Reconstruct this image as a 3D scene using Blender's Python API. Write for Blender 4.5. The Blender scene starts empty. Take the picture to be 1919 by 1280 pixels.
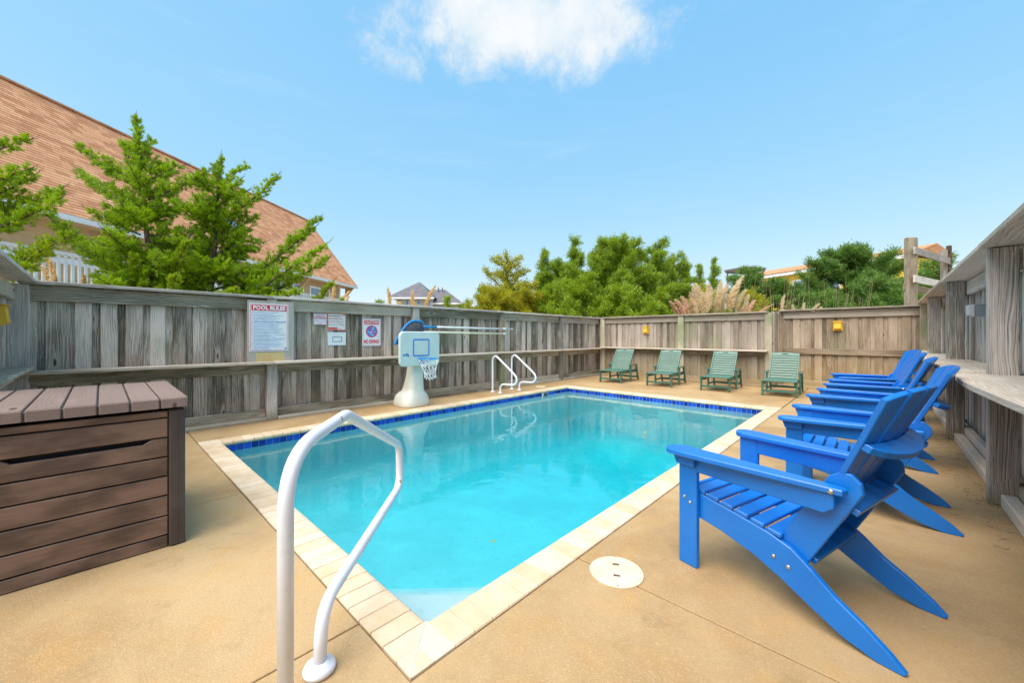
import bpy, bmesh, math, random
import numpy as np
from mathutils import Vector, Matrix
C = bpy.context.scene.collection
SC = bpy.context.scene
R = math.radians
random.seed(7)
RNG = np.random.default_rng(7)

# ------------------------------------------------------------------ camera
CAM_H, F_PX, W_PX, HOR = 1.24, 729.0, 1919.0, 630.0
YAW = math.atan2(690, 729)
cam = bpy.data.cameras.new('camera')
cam.sensor_width = 36.0
cam.lens = 36.0 * F_PX / W_PX
cam.shift_y = -(640.0 - HOR) / W_PX
cam.clip_start = 0.05
cam.clip_end = 2000
cam_o = bpy.data.objects.new('camera', cam)
cam_o.location = (0, 0, CAM_H)
cam_o.rotation_euler = (math.pi / 2, 0, YAW)
C.objects.link(cam_o)
SC.camera = cam_o
FW = Vector((-math.sin(YAW), math.cos(YAW), 0))
RT = Vector((math.cos(YAW), math.sin(YAW), 0))


def at(px, py, d):
    """surveyed point: photograph pixel at depth d metres -> world"""
    p = FW * d + RT * ((px - 959.5) / F_PX * d)
    return Vector((p.x, p.y, CAM_H - (py - HOR) / F_PX * d))


# ------------------------------------------------------------------ world, sun, exposure
SUN_EL, SUN_ROT = R(60), R(178)
world = bpy.data.worlds.new('World')
SC.world = world
world.use_nodes = True
wt = world.node_tree
for n in list(wt.nodes):
    wt.nodes.remove(n)


class G:
    """small node-graph helper"""
    def __init__(self, tree):
        self.t = tree

    def n(self, typ, ins=None, **props):
        nd = self.t.nodes.new(typ)
        for k, v in props.items():
            setattr(nd, k, v)
        if ins:
            for k, v in ins.items():
                s = nd.inputs[k]
                if isinstance(v, bpy.types.NodeSocket):
                    self.t.links.new(v, s)
                else:
                    s.default_value = v
        return nd

    def math(self, op, a, b=None, c=None, clamp=False):
        ins = {0: a}
        if b is not None:
            ins[1] = b
        if c is not None:
            ins[2] = c
        return self.n('ShaderNodeMath', ins, operation=op, use_clamp=clamp).outputs[0]

    def vmath(self, op, a, b=None, out=0):
        ins = {0: a}
        if b is not None:
            ins[1] = b
        return self.n('ShaderNodeVectorMath', ins, operation=op).outputs[out]

    def noise(self, vec, scale, detail=4.0, rough=0.55, dist=0.0):
        return self.n('ShaderNodeTexNoise', {'Vector': vec, 'Scale': scale, 'Detail': detail,
                                             'Roughness': rough, 'Distortion': dist}).outputs[0]

    def ramp(self, v, lo, hi, a=0.0, b=1.0):
        return self.n('ShaderNodeMapRange', {'Value': v, 'From Min': lo, 'From Max': hi, 'To Min': a, 'To Max': b},
                      interpolation_type='SMOOTHSTEP').outputs[0]

    def mix(self, f, a, b, blend='MIX'):
        nd = self.n('ShaderNodeMix', None, data_type='RGBA', blend_type=blend)
        for s, v in ((nd.inputs[0], f), (nd.inputs[6], a), (nd.inputs[7], b)):
            if isinstance(v, bpy.types.NodeSocket):
                self.t.links.new(v, s)
            else:
                s.default_value = v if not isinstance(v, tuple) or len(v) == 4 else (*v, 1)
        return nd.outputs[2]

    def link(self, a, b):
        self.t.links.new(a, b)


g = G(wt)
sky = g.n('ShaderNodeTexSky', None, sky_type='NISHITA', sun_disc=False)
sky.sun_elevation = SUN_EL
sky.sun_rotation = SUN_ROT
sky.air_density = 1.0
sky.dust_density = 0.6
sky.ozone_density = 1.6
# photograph's processing: flatter, more cyan sky than raw Nishita
sep = g.n('ShaderNodeSeparateColor', {0: sky.outputs[0]})
sky_c = g.n('ShaderNodeCombineColor', {0: g.math('MULTIPLY', g.math('POWER', sep.outputs[0], 0.72), 0.83),
                                       1: g.math('MULTIPLY', g.math('POWER', sep.outputs[1], 0.35), 1.56),
                                       2: g.math('MULTIPLY', g.math('POWER', sep.outputs[2], 0.08), 2.68)}).outputs[0]
# one bright cumulus standing to the north west, as a direction in the sky
gen = g.n('ShaderNodeTexCoord').outputs['Generated']
dirn = g.vmath('NORMALIZE', gen)
c0 = (FW + RT * 0.02 + Vector((0, 0, 0.86))).normalized()
cu = Vector((0, 0, 1)) - c0 * c0.z
cu.normalize()
cr = c0.cross(cu)
if cr.dot(RT) < 0:
    cr = -cr
dc = g.vmath('DOT_PRODUCT', dirn, tuple(c0), 1)
dx = g.math('DIVIDE', g.vmath('DOT_PRODUCT', dirn, tuple(cr), 1), g.math('MAXIMUM', dc, 0.05))
dy = g.math('DIVIDE', g.vmath('DOT_PRODUCT', dirn, tuple(cu), 1), g.math('MAXIMUM', dc, 0.05))
cvec = g.n('ShaderNodeCombineXYZ', {0: dx, 1: dy, 2: 0.37}).outputs[0]
n1 = g.noise(cvec, 6.3, 14.0, 0.66, 0.22)
n2 = g.noise(cvec, 2.6, 2.0, 0.5)
ex = g.math('DIVIDE', g.math('ADD', dx, -0.002), 0.305)
ey = g.math('DIVIDE', g.math('ADD', dy, 0.03), 0.125)
er = g.math('ADD', g.math('POWER', g.math('ABSOLUTE', ex), 2.0), g.math('POWER', g.math('ABSOLUTE', ey), 2.0))
body = g.math('SUBTRACT', 1.0, er)
dens = g.math('ADD', g.math('MULTIPLY', body, 0.37), g.math('MULTIPLY', g.math('SUBTRACT', n1, 0.5), 1.5))
dens = g.math('ADD', dens, g.math('MULTIPLY', g.math('SUBTRACT', n2, 0.5), 0.5))
cm = g.math('MULTIPLY', g.ramp(dens, -0.01, 0.36), g.ramp(dc, 0.5, 0.7))
wisp = g.noise(g.vmath('MULTIPLY', dirn, (2.2, 2.2, 14.0)), 2.0, 6.0, 0.6, 0.4)
wm = g.math('MULTIPLY', g.ramp(wisp, 0.50, 0.85), 0.10)
CLOUD_COL = g.mix(g.ramp(g.math('ADD', dens, g.math('MULTIPLY', g.math('SUBTRACT', g.noise(cvec, 13.0, 6.0, 0.6), 0.5), 0.9)), 0.05, 0.75), (2.15, 2.55, 2.85, 1), (2.95, 3.0, 3.05, 1))
sky_c = g.mix(wm, sky_c, (2.6, 3.1, 3.4, 1))
sky_c = g.mix(cm, sky_c, CLOUD_COL)
bg = g.n('ShaderNodeBackground', {'Color': sky_c, 'Strength': 0.15})
wo = g.n('ShaderNodeOutputWorld')
g.link(bg.outputs[0], wo.inputs[0])

sun = bpy.data.lights.new('sun', 'SUN')
sun.energy = 2.6
sun.angle = R(62)
sun.color = (1.0, 0.94, 0.86)
sun_o = bpy.data.objects.new('sun', sun)
sd = Vector((math.sin(SUN_ROT) * math.cos(SUN_EL), math.cos(SUN_ROT) * math.cos(SUN_EL), math.sin(SUN_EL)))
sun_o.rotation_euler = (-sd).to_track_quat('-Z', 'Y').to_euler()
sun_o.location = sd * 40
C.objects.link(sun_o)
SC.view_settings.view_transform = 'Standard'
SC.view_settings.look = 'None'
SC.view_settings.gamma = 1.0
SC.view_settings.use_curve_mapping = False
SC.view_settings.exposure = 1.15


# ------------------------------------------------------------------ materials
def newmat(name):
    m = bpy.data.materials.new(name)
    m.use_nodes = True
    t = m.node_tree
    for n in list(t.nodes):
        t.nodes.remove(n)
    gg = G(t)
    out = gg.n('ShaderNodeOutputMaterial')
    return m, gg, out


def finish(gg, out, col, rough=0.6, bump=None, bstr=0.3, bdist=0.01, metal=0.0, spec=0.5, extra=None):
    ins = {'Base Color': col, 'Roughness': rough, 'Metallic': metal, 'Specular IOR Level': spec}
    if extra:
        ins.update(extra)
    p = gg.n('ShaderNodeBsdfPrincipled', None)
    for k, v in ins.items():
        s = p.inputs[k]
        if isinstance(v, bpy.types.NodeSocket):
            gg.link(v, s)
        else:
            s.default_value = v if not (isinstance(v, tuple) and len(v) == 3) else (*v, 1)
    if bump is not None:
        b = gg.n('ShaderNodeBump', {'Height': bump, 'Strength': bstr, 'Distance': bdist})
        gg.link(b.outputs[0], p.inputs['Normal'])
    gg.link(p.outputs[0], out.inputs[0])
    return p


def plain(name, col, rough=0.5, var=0.12, scale=6.0, metal=0.0, spec=0.5, bstr=0.08):
    m, gg, out = newmat(name)
    co = gg.n('ShaderNodeTexCoord').outputs['Object']
    n = gg.noise(co, scale, 5.0, 0.6)
    f = gg.noise(co, scale * 22, 2.0, 0.6)
    d = tuple(c * (1 - var * 1.6) for c in col)
    l = tuple(min(1, c * (1 + var)) for c in col)
    c = gg.mix(gg.ramp(n, 0.3, 0.7), d, l)
    finish(gg, out, c, gg.ramp(n, 0.3, 0.7, rough * 0.85, min(1, rough * 1.15)), f, bstr, 0.003, metal, spec)
    return m


def wood(name, dark, mid, light, green=0.25, brown=0.2, warm=(0.30, 0.20, 0.10), contrast=1.0, stain_z=None):
    """weathered planks: grain runs along the local Z axis, bends round knots"""
    m, gg, out = newmat(name)
    tc = gg.n('ShaderNodeTexCoord').outputs['Object']
    oi = gg.n('ShaderNodeObjectInfo')
    rnd = oi.outputs['Random']
    off = gg.n('ShaderNodeCombineXYZ', {0: gg.math('MULTIPLY', rnd, 37.3), 1: gg.math('MULTIPLY', rnd, 91.7),
                                        2: gg.math('MULTIPLY', rnd, 53.1)}).outputs[0]
    co = gg.vmath('ADD', tc, off)
    # knots
    kc = gg.vmath('MULTIPLY', co, (7.0, 3.0, 1.9))
    vor = gg.n('ShaderNodeTexVoronoi', {'Vector': kc, 'Scale': 1.0}, feature='F1')
    kd = vor.outputs['Distance']
    ksel = gg.ramp(gg.n('ShaderNodeSeparateColor', {0: vor.outputs['Color']}).outputs[0], 0.36, 0.40)
    infl = gg.math('MULTIPLY', gg.math('DIVIDE', 0.09, gg.math('ADD', kd, 0.09)), ksel)
    wob = gg.noise(gg.vmath('MULTIPLY', co, (3.0, 3.0, 0.9)), 1.0, 3.0, 0.5)
    x = gg.n('ShaderNodeSeparateXYZ', {0: co})
    yy = gg.math('MULTIPLY', x.outputs[1], 1.0)
    gc = gg.math('ADD', gg.math('ADD', x.outputs[0], yy),
                 gg.math('ADD', gg.math('MULTIPLY', wob, 0.13), gg.math('MULTIPLY', infl, 0.10)))
    grain = gg.n('ShaderNodeTexNoise', {'W': gg.math('MULTIPLY', gc, 112.0), 'Scale': 1.0, 'Detail': 3.0, 'Roughness': 0.65},
                 noise_dimensions='1D').outputs[0]
    fine = gg.noise(gg.vmath('MULTIPLY', co, (260.0, 260.0, 5.0)), 1.0, 3.0, 0.6)
    big = gg.noise(gg.vmath('MULTIPLY', co, (5.0, 5.0, 1.1)), 1.0, 4.0, 0.6)
    gv = gg.math('ADD', gg.math('MULTIPLY', grain, 0.62), gg.math('MULTIPLY', fine, 0.38))
    gv = gg.math('ADD', gv, gg.math('MULTIPLY', gg.math('SUBTRACT', rnd, 0.5), 0.24))
    gv = gg.math('ADD', gv, gg.math('MULTIPLY', gg.math('SUBTRACT', big, 0.5), 0.42))
    c1 = gg.mix(gg.ramp(gv, 0.5 - 0.22 / contrast, 0.5), dark, mid)
    col = gg.mix(gg.ramp(gv, 0.48, 0.5 + 0.22 / contrast), c1, light)
    b2 = gg.noise(gg.vmath('MULTIPLY', co, (2.0, 2.0, 0.7)), 1.3, 4.0, 0.6)
    col = gg.mix(gg.math('MULTIPLY', gg.ramp(b2, 0.52, 0.72), brown), col, warm)
    wpos = gg.n('ShaderNodeNewGeometry').outputs['Position']
    gn = gg.noise(gg.vmath('MULTIPLY', wpos, (1.5, 1.5, 1.1)), 1.0, 4.0, 0.6)
    col = gg.mix(gg.math('MULTIPLY', gg.ramp(gn, 0.50, 0.68), green), col, (0.20, 0.25, 0.12))
    if stain_z:
        z = gg.n('ShaderNodeSeparateXYZ', {0: wpos}).outputs[2]
        sn = gg.noise(gg.vmath('MULTIPLY', wpos, (3.5, 3.5, 1.2)), 1.0, 4.0, 0.65)
        k = gg.math('MULTIPLY', gg.ramp(gg.math('ADD', z, gg.math('MULTIPLY', gg.math('SUBTRACT', sn, 0.5), 0.5)), stain_z[1], stain_z[0]), stain_z[2])
        col = gg.mix(k, col, stain_z[3])
    knot = gg.math('MULTIPLY', gg.ramp(kd, 0.13, 0.05), ksel)
    col = gg.mix(gg.math('MULTIPLY', knot, 0.9), col, (0.085, 0.048, 0.028))
    halo = gg.math('MULTIPLY', gg.ramp(kd, 0.34, 0.14), ksel)
    col = gg.mix(gg.math('MULTIPLY', halo, 0.35), col, light)
    col = gg.mix(gg.math('MULTIPLY', gg.ramp(kd, 0.11, 0.05), ksel), col, (0.075, 0.042, 0.025))
    bump = gg.math('SUBTRACT', gg.math('ADD', gg.math('MULTIPLY', grain, 0.6), gg.math('MULTIPLY', fine, 0.5)), gg.math('MULTIPLY', knot, 0.3))
    finish(gg, out, col, 0.82, bump, 0.55, 0.004, 0, 0.25)
    return m


M = {}
M['wood'] = wood('weathered_grey_wood', (0.085, 0.074, 0.051), (0.378, 0.307, 0.253), (0.704, 0.598, 0.514), 0.28, 0.55, contrast=1.5,
                 stain_z=(0.15, 0.62, 0.35, (0.10, 0.075, 0.055)))
M['wood_far'] = wood('weathered_tan_wood', (0.108, 0.091, 0.063), (0.341, 0.279, 0.225), (0.512, 0.433, 0.365), 0.35, 0.25, contrast=1.2,
                     stain_z=(0.2, 1.0, 0.35, (0.30, 0.22, 0.06)))
M['wood_gold'] = wood('weathered_golden_wood', (0.118, 0.086, 0.050), (0.371, 0.279, 0.204), (0.553, 0.436, 0.329), 0.3, 0.35, contrast=1.2,
                      warm=(0.36, 0.25, 0.11), stain_z=(0.1, 1.05, 0.45, (0.37, 0.25, 0.08)))
M['wood_rail'] = wood('weathered_rail_wood', (0.103, 0.092, 0.063), (0.388, 0.326, 0.250), (0.625, 0.548, 0.452), 0.2, 0.45, contrast=1.3)
M['wood_shelf'] = wood('bleached_shelf_wood', (0.238, 0.192, 0.139), (0.600, 0.489, 0.391), (0.780, 0.678, 0.563), 0.1, 0.3, contrast=0.9)
M['wood_right'] = wood('silver_grey_wood', (0.168, 0.150, 0.126), (0.474, 0.416, 0.372), (0.753, 0.672, 0.613), 0.2, 0.3, contrast=1.3,
                       stain_z=(-0.05, 0.22, 0.6, (0.13, 0.12, 0.02)))
M['wood_post'] = wood('greenish_post_wood', (0.151, 0.117, 0.086), (0.432, 0.364, 0.263), (0.598, 0.527, 0.395), 0.7, 0.25, contrast=1.1)
M['ply'] = wood('grey_plywood', (0.260, 0.230, 0.200), (0.468, 0.423, 0.374), (0.598, 0.563, 0.512), 0.2, 0.2, contrast=0.8)
M['ply_raw'] = wood('raw_pine_plywood', (0.40, 0.24, 0.08), (0.60, 0.43, 0.18), (0.70, 0.55, 0.28), 0.0, 0.2, contrast=0.8)


def concrete():
    m, gg, out = newmat('tan_pool_deck_concrete')
    pos = gg.n('ShaderNodeNewGeometry').outputs['Position']
    a = gg.noise(pos, 0.75, 6.0, 0.62, 0.4)
    b = gg.noise(pos, 5.0, 5.0, 0.6)
    c = gg.noise(pos, 90.0, 3.0, 0.7)
    v = gg.n('ShaderNodeTexVoronoi', {'Vector': pos, 'Scale': 170.0}, feature='F1')
    col = gg.mix(gg.ramp(a, 0.35, 0.65), (0.36, 0.22, 0.098), (0.49, 0.33, 0.168))
    col = gg.mix(gg.math('MULTIPLY', gg.ramp(b, 0.45, 0.75), 0.38), col, (0.52, 0.295, 0.09))
    d = gg.noise(pos, 2.2, 6.0, 0.7)
    col = gg.mix(gg.math('MULTIPLY', gg.ramp(d, 0.54, 0.72), 0.45), col, (0.25, 0.165, 0.08))
    e = gg.noise(gg.vmath('ADD', pos, (9.0, 3.0, 1.0)), 1.3, 6.0, 0.7)
    col = gg.mix(gg.math('MULTIPLY', gg.ramp(e, 0.56, 0.74), 0.4), col, (0.46, 0.345, 0.20))
    sp = gg.n('ShaderNodeSeparateColor', {0: v.outputs['Color']}).outputs[0]
    col = gg.mix(gg.math('MULTIPLY', gg.ramp(sp, 0.75, 0.95), 0.35), col, (0.54, 0.41, 0.24))
    col = gg.mix(gg.math('MULTIPLY', gg.ramp(c, 0.56, 0.7), 0.40), col, (0.22, 0.14, 0.065))
    spots = gg.n('ShaderNodeTexVoronoi', {'Vector': pos, 'Scale': 6.5, 'Randomness': 1.0}, feature='F1').outputs['Distance']
    col = gg.mix(gg.math('MULTIPLY', gg.ramp(spots, 0.045, 0.02), 0.5), col, (0.17, 0.12, 0.07))
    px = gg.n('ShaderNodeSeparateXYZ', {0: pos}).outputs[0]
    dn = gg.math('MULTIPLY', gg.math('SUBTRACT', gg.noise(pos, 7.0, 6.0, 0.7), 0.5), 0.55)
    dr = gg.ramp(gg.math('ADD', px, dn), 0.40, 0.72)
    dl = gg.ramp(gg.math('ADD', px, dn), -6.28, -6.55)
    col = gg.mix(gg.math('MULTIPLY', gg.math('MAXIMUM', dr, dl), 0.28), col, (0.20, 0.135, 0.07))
    drip = gg.noise(gg.vmath('ADD', pos, (4.0, 11.0, 0.0)), 3.6, 6.0, 0.72, 0.6)
    col = gg.mix(gg.math('MULTIPLY', gg.ramp(drip, 0.60, 0.68), 0.28), col, (0.27, 0.18, 0.085))
    h = gg.math('ADD', gg.math('MULTIPLY', c, 0.6), gg.math('MULTIPLY', v.outputs['Distance'], 0.8))
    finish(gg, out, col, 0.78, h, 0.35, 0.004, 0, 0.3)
    return m


M['concrete'] = concrete()


def coping_mat():
    m, gg, out = newmat('cream_coping_stone')
    tc = gg.n('ShaderNodeNewGeometry').outputs['Position']
    rnd = gg.n('ShaderNodeObjectInfo').outputs['Random']
    a = gg.noise(tc, 7.0, 5.0, 0.6)
    f = gg.noise(tc, 120.0, 3.0, 0.6)
    t = gg.math('ADD', gg.math('MULTIPLY', a, 0.7), gg.math('MULTIPLY', rnd, 0.3))
    col = gg.mix(gg.ramp(t, 0.3, 0.7), (0.63, 0.455, 0.28), (0.76, 0.605, 0.435))
    col = gg.mix(gg.math('MULTIPLY', gg.ramp(gg.noise(tc, 2.6, 6.0, 0.7), 0.55, 0.75), 0.45), col, (0.55, 0.36, 0.17))
    col = gg.mix(gg.math('MULTIPLY', gg.ramp(f, 0.58, 0.7), 0.25), col, (0.45, 0.32, 0.18))
    finish(gg, out, col, 0.6, f, 0.12, 0.002, 0, 0.35)
    return m


M['coping'] = coping_mat()
M['grout'] = plain('pale_grout', (0.55, 0.52, 0.46), 0.85, 0.15, 9)
M['grout_white'] = plain('white_grout', (0.55, 0.52, 0.47), 0.85, 0.08, 9)
M['joint'] = plain('dark_joint_filler', (0.13, 0.085, 0.04), 0.9, 0.3, 14)


def tile_mat():
    m, gg, out = newmat('cobalt_glazed_tile')
    tc = gg.n('ShaderNodeNewGeometry').outputs['Position']
    rnd = gg.n('ShaderNodeObjectInfo').outputs['Random']
    n = gg.noise(tc, 22.0, 4.0, 0.65)
    t = gg.math('ADD', gg.math('MULTIPLY', n, 0.5), gg.math('MULTIPLY', rnd, 0.5))
    col = gg.mix(gg.ramp(t, 0.2, 0.8), (0.003, 0.016, 0.21), (0.010, 0.085, 0.56))
    finish(gg, out, col, 0.12, n, 0.08, 0.002, 0, 0.5)
    return m


M['tile'] = tile_mat()


def plaster():
    m, gg, out = newmat('white_pool_plaster')
    tc = gg.n('ShaderNodeNewGeometry').outputs['Position']
    a = gg.noise(tc, 1.6, 5.0, 0.6)
    b = gg.noise(tc, 14.0, 5.0, 0.65)
    col = gg.mix(gg.ramp(a, 0.3, 0.7), (0.52, 0.55, 0.56), (0.61, 0.64, 0.64))
    col = gg.mix(gg.math('MULTIPLY', gg.ramp(b, 0.5, 0.75), 0.35), col, (0.38, 0.41, 0.43))
    finish(gg, out, col, 0.8, b, 0.1, 0.004)
    return m


M['plaster'] = plaster()


def water():
    m, gg, out = newmat('clear_pool_water')
    pos = gg.n('ShaderNodeNewGeometry').outputs['Position']
    r1 = gg.noise(pos, 2.1, 3.0, 0.5, 0.6)
    r2 = gg.noise(pos, 7.5, 3.0, 0.5, 0.3)
    hh = gg.math('ADD', gg.math('MULTIPLY', r1, 1.0), gg.math('MULTIPLY', r2, 0.22))
    bmp = gg.n('ShaderNodeBump', {'Height': hh, 'Strength': 0.11, 'Distance': 0.05})
    fr = gg.n('ShaderNodeFresnel', {'IOR': 1.38, 'Normal': bmp.outputs[0]})
    tr = gg.n('ShaderNodeBsdfTransparent', {'Color': (0.97, 0.99, 1.0, 1)})
    gl = gg.n('ShaderNodeBsdfGlossy', {'Color': (1, 1, 1, 1), 'Roughness': 0.015, 'Normal': bmp.outputs[0]})
    mx = gg.n('ShaderNodeMixShader', {0: fr.outputs[0], 1: tr.outputs[0], 2: gl.outputs[0]})
    gg.link(mx.outputs[0], out.inputs[0])
    va = gg.n('ShaderNodeVolumeAbsorption', {'Color': (0.0, 0.922, 0.966, 1), 'Density': 0.76})
    gg.link(va.outputs[0], out.inputs[1])
    return m


M['water'] = water()
M['white_paint'] = plain('white_painted_steel', (0.74, 0.75, 0.79), 0.3, 0.05, 5)


def rail_paint():
    m, gg, out = newmat('white_powder_coat_with_rust_chips')
    co = gg.n('ShaderNodeTexCoord').outputs['Object']
    n = gg.noise(co, 9.0, 5.0, 0.7)
    sp = gg.n('ShaderNodeTexVoronoi', {'Vector': gg.vmath('MULTIPLY', co, (1, 1, 0.5)), 'Scale': 15.0}, feature='F1')
    sel = gg.ramp(gg.n('ShaderNodeSeparateColor', {0: sp.outputs['Color']}).outputs[1], 0.72, 0.76)
    chip = gg.math('MULTIPLY', gg.ramp(gg.math('ADD', sp.outputs['Distance'], gg.math('MULTIPLY', gg.math('SUBTRACT', n, 0.5), 0.2)), 0.15, 0.09), sel)
    col = gg.mix(gg.ramp(n, 0.45, 0.75), (0.75, 0.75, 0.80), (0.69, 0.68, 0.70))
    col = gg.mix(chip, col, (0.42, 0.26, 0.12))
    finish(gg, out, col, 0.32, gg.noise(co, 120, 2.0, 0.6), 0.04, 0.002)
    return m


M['rail_paint'] = rail_paint()


def hdpe(name, a, b, dust):
    m, gg, out = newmat(name)
    co = gg.n('ShaderNodeTexCoord').outputs['Object']
    pos = gg.n('ShaderNodeNewGeometry').outputs['Position']
    rnd = gg.n('ShaderNodeObjectInfo').outputs['Random']
    n = gg.noise(pos, 5.0, 5.0, 0.65)
    sp = gg.noise(pos, 190.0, 3.0, 0.75)
    t = gg.math('ADD', gg.math('MULTIPLY', gg.ramp(n, 0.3, 0.7), 0.55), gg.math('MULTIPLY', rnd, 0.45))
    col = gg.mix(t, a, b)
    col = gg.mix(gg.math('MULTIPLY', gg.ramp(sp, 0.52, 0.72), 0.22), col, dust)
    sc = gg.noise(gg.vmath('MULTIPLY', pos, (1.0, 9.0, 9.0)), 6.0, 5.0, 0.7)
    col = gg.mix(gg.math('MULTIPLY', gg.ramp(sc, 0.62, 0.78), 0.25), col, dust)
    finish(gg, out, col, gg.ramp(n, 0.3, 0.7, 0.28, 0.42), sp, 0.10, 0.002, 0, 0.55, {'Coat Weight': 0.12, 'Coat Roughness': 0.3})
    return m


M['blue'] = hdpe('blue_hdpe_plastic', (0.0003, 0.138, 0.53), (0.0006, 0.178, 0.64), (0.05, 0.24, 0.62))
M['green'] = hdpe('green_hdpe_plastic', (0.038, 0.122, 0.086), (0.066, 0.178, 0.130), (0.22, 0.36, 0.29))
M['steel'] = plain('stainless_bolt', (0.62, 0.58, 0.52), 0.3, 0.1, 20, 1.0)
M['copper'] = plain('rusty_copper', (0.42, 0.20, 0.10), 0.55, 0.3, 30, 0.4)
M['yellow'] = plain('yellow_plastic', (0.83, 0.47, 0.03), 0.45, 0.06, 8)
M['grey_plastic'] = plain('grey_plastic', (0.26, 0.29, 0.33), 0.45, 0.08, 8)
M['grey_light'] = plain('pale_grey_plastic', (0.55, 0.57, 0.60), 0.45, 0.08, 8)
M['cream_plastic'] = plain('cream_plastic_lid', (0.72, 0.60, 0.42), 0.45, 0.10, 7)
M['hoop_white'] = plain('offwhite_polyethylene', (0.66, 0.66, 0.58), 0.4, 0.08, 2.0)
M['hoop_board'] = plain('pale_backboard_plastic', (0.60, 0.68, 0.64), 0.4, 0.06, 2.0)
M['azure'] = plain('azure_painted_metal', (0.01, 0.26, 0.62), 0.4, 0.1, 8)
M['net'] = plain('white_nylon_cord', (0.74, 0.76, 0.78), 0.7, 0.08, 20)
M['mesh_dark'] = plain('dark_skimmer_mesh', (0.07, 0.075, 0.09), 0.8, 0.3, 30)
M['pole'] = plain('pale_aluminium_pole', (0.74, 0.77, 0.77), 0.35, 0.08, 5, 0.1)
M['pole_cream'] = plain('cream_fibreglass_pole', (0.76, 0.73, 0.55), 0.4, 0.08, 5)
M['sign_white'] = plain('white_sign_panel', (0.78, 0.79, 0.80), 0.45, 0.03, 5)
M['sign_pale'] = plain('pale_sign_paper', (0.70, 0.74, 0.72), 0.6, 0.04, 5)
M['red'] = plain('red_print', (0.72, 0.012, 0.03), 0.5, 0.05, 9)
M['pink'] = plain('faded_red_print', (0.70, 0.16, 0.20), 0.5, 0.1, 9)
M['orange_red'] = plain('orange_red_print', (0.80, 0.10, 0.07), 0.5, 0.1, 9)
M['blue_print'] = plain('blue_print', (0.06, 0.24, 0.62), 0.5, 0.08, 9)
M['blue_fade'] = plain('faded_blue_print', (0.22, 0.42, 0.70), 0.5, 0.08, 9)
M['navy'] = plain('navy_print', (0.03, 0.04, 0.13), 0.5, 0.08, 9)
M['black'] = plain('gap_shade_black', (0.012, 0.01, 0.01), 0.9, 0.1, 9)


def box_plastic():
    m, gg, out = newmat('brown_woodgrain_resin')
    co = gg.n('ShaderNodeTexCoord').outputs['Object']
    rnd = gg.n('ShaderNodeObjectInfo').outputs['Random']
    off = gg.n('ShaderNodeCombineXYZ', {0: gg.math('MULTIPLY', rnd, 31.0), 1: gg.math('MULTIPLY', rnd, 17.0), 2: 0.0}).outputs[0]
    c2 = gg.vmath('ADD', co, off)
    a = gg.noise(gg.vmath('MULTIPLY', c2, (7.0, 7.0, 3.6)), 1.0, 3.0, 0.5)
    f = gg.noise(gg.vmath('MULTIPLY', c2, (170.0, 170.0, 4.0)), 1.0, 3.0, 0.6)
    w = gg.noise(gg.vmath('MULTIPLY', c2, (34.0, 34.0, 3.0)), 1.0, 3.0, 0.6, 0.8)
    col = gg.mix(gg.ramp(a, 0.36, 0.64), (0.085, 0.050, 0.037), (0.215, 0.125, 0.090))
    col = gg.mix(gg.math('MULTIPLY', gg.ramp(w, 0.42, 0.66), 0.22), col, (0.23, 0.14, 0.105))
    col = gg.mix(gg.math('MULTIPLY', gg.ramp(f, 0.5, 0.7), 0.35), col, (0.045, 0.028, 0.022))
    finish(gg, out, col, 0.5, gg.math('ADD', f, gg.math('MULTIPLY', w, 0.6)), 0.22, 0.003, 0, 0.45)
    return m


M['resin'] = box_plastic()
M['resin_lid'] = wood('brown_resin_lid', (0.155, 0.105, 0.088), (0.21, 0.148, 0.125), (0.265, 0.19, 0.165), 0.0, 0.1, warm=(0.16, 0.1, 0.08), contrast=0.5)
M['resin_dark'] = plain('dark_brown_resin', (0.062, 0.046, 0.042), 0.45, 0.15, 6)


def leafmat(name, a, b, trans=0.35, tip=None):
    m, gg, out = newmat(name)
    geo = gg.n('ShaderNodeNewGeometry')
    n = gg.noise(geo.outputs['Position'], 2.4, 4.0, 0.6)
    t = gg.math('ADD', gg.math('MULTIPLY', geo.outputs['Random Per Island'], 0.55), gg.math('MULTIPLY', gg.ramp(n, 0.3, 0.7), 0.5))
    col = gg.mix(t, a, b)
    d = gg.n('ShaderNodeBsdfDiffuse', {'Color': col})
    tr = gg.n('ShaderNodeBsdfTranslucent', {'Color': gg.mix(0.5, col, b)})
    mx = gg.n('ShaderNodeMixShader', {0: trans, 1: d.outputs[0], 2: tr.outputs[0]})
    gl = gg.n('ShaderNodeBsdfGlossy', {'Color': (1, 1, 1, 1), 'Roughness': 0.5})
    m2 = gg.n('ShaderNodeMixShader', {0: 0.03, 1: mx.outputs[0], 2: gl.outputs[0]})
    gg.link(m2.outputs[0], out.inputs[0])
    return m


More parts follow.
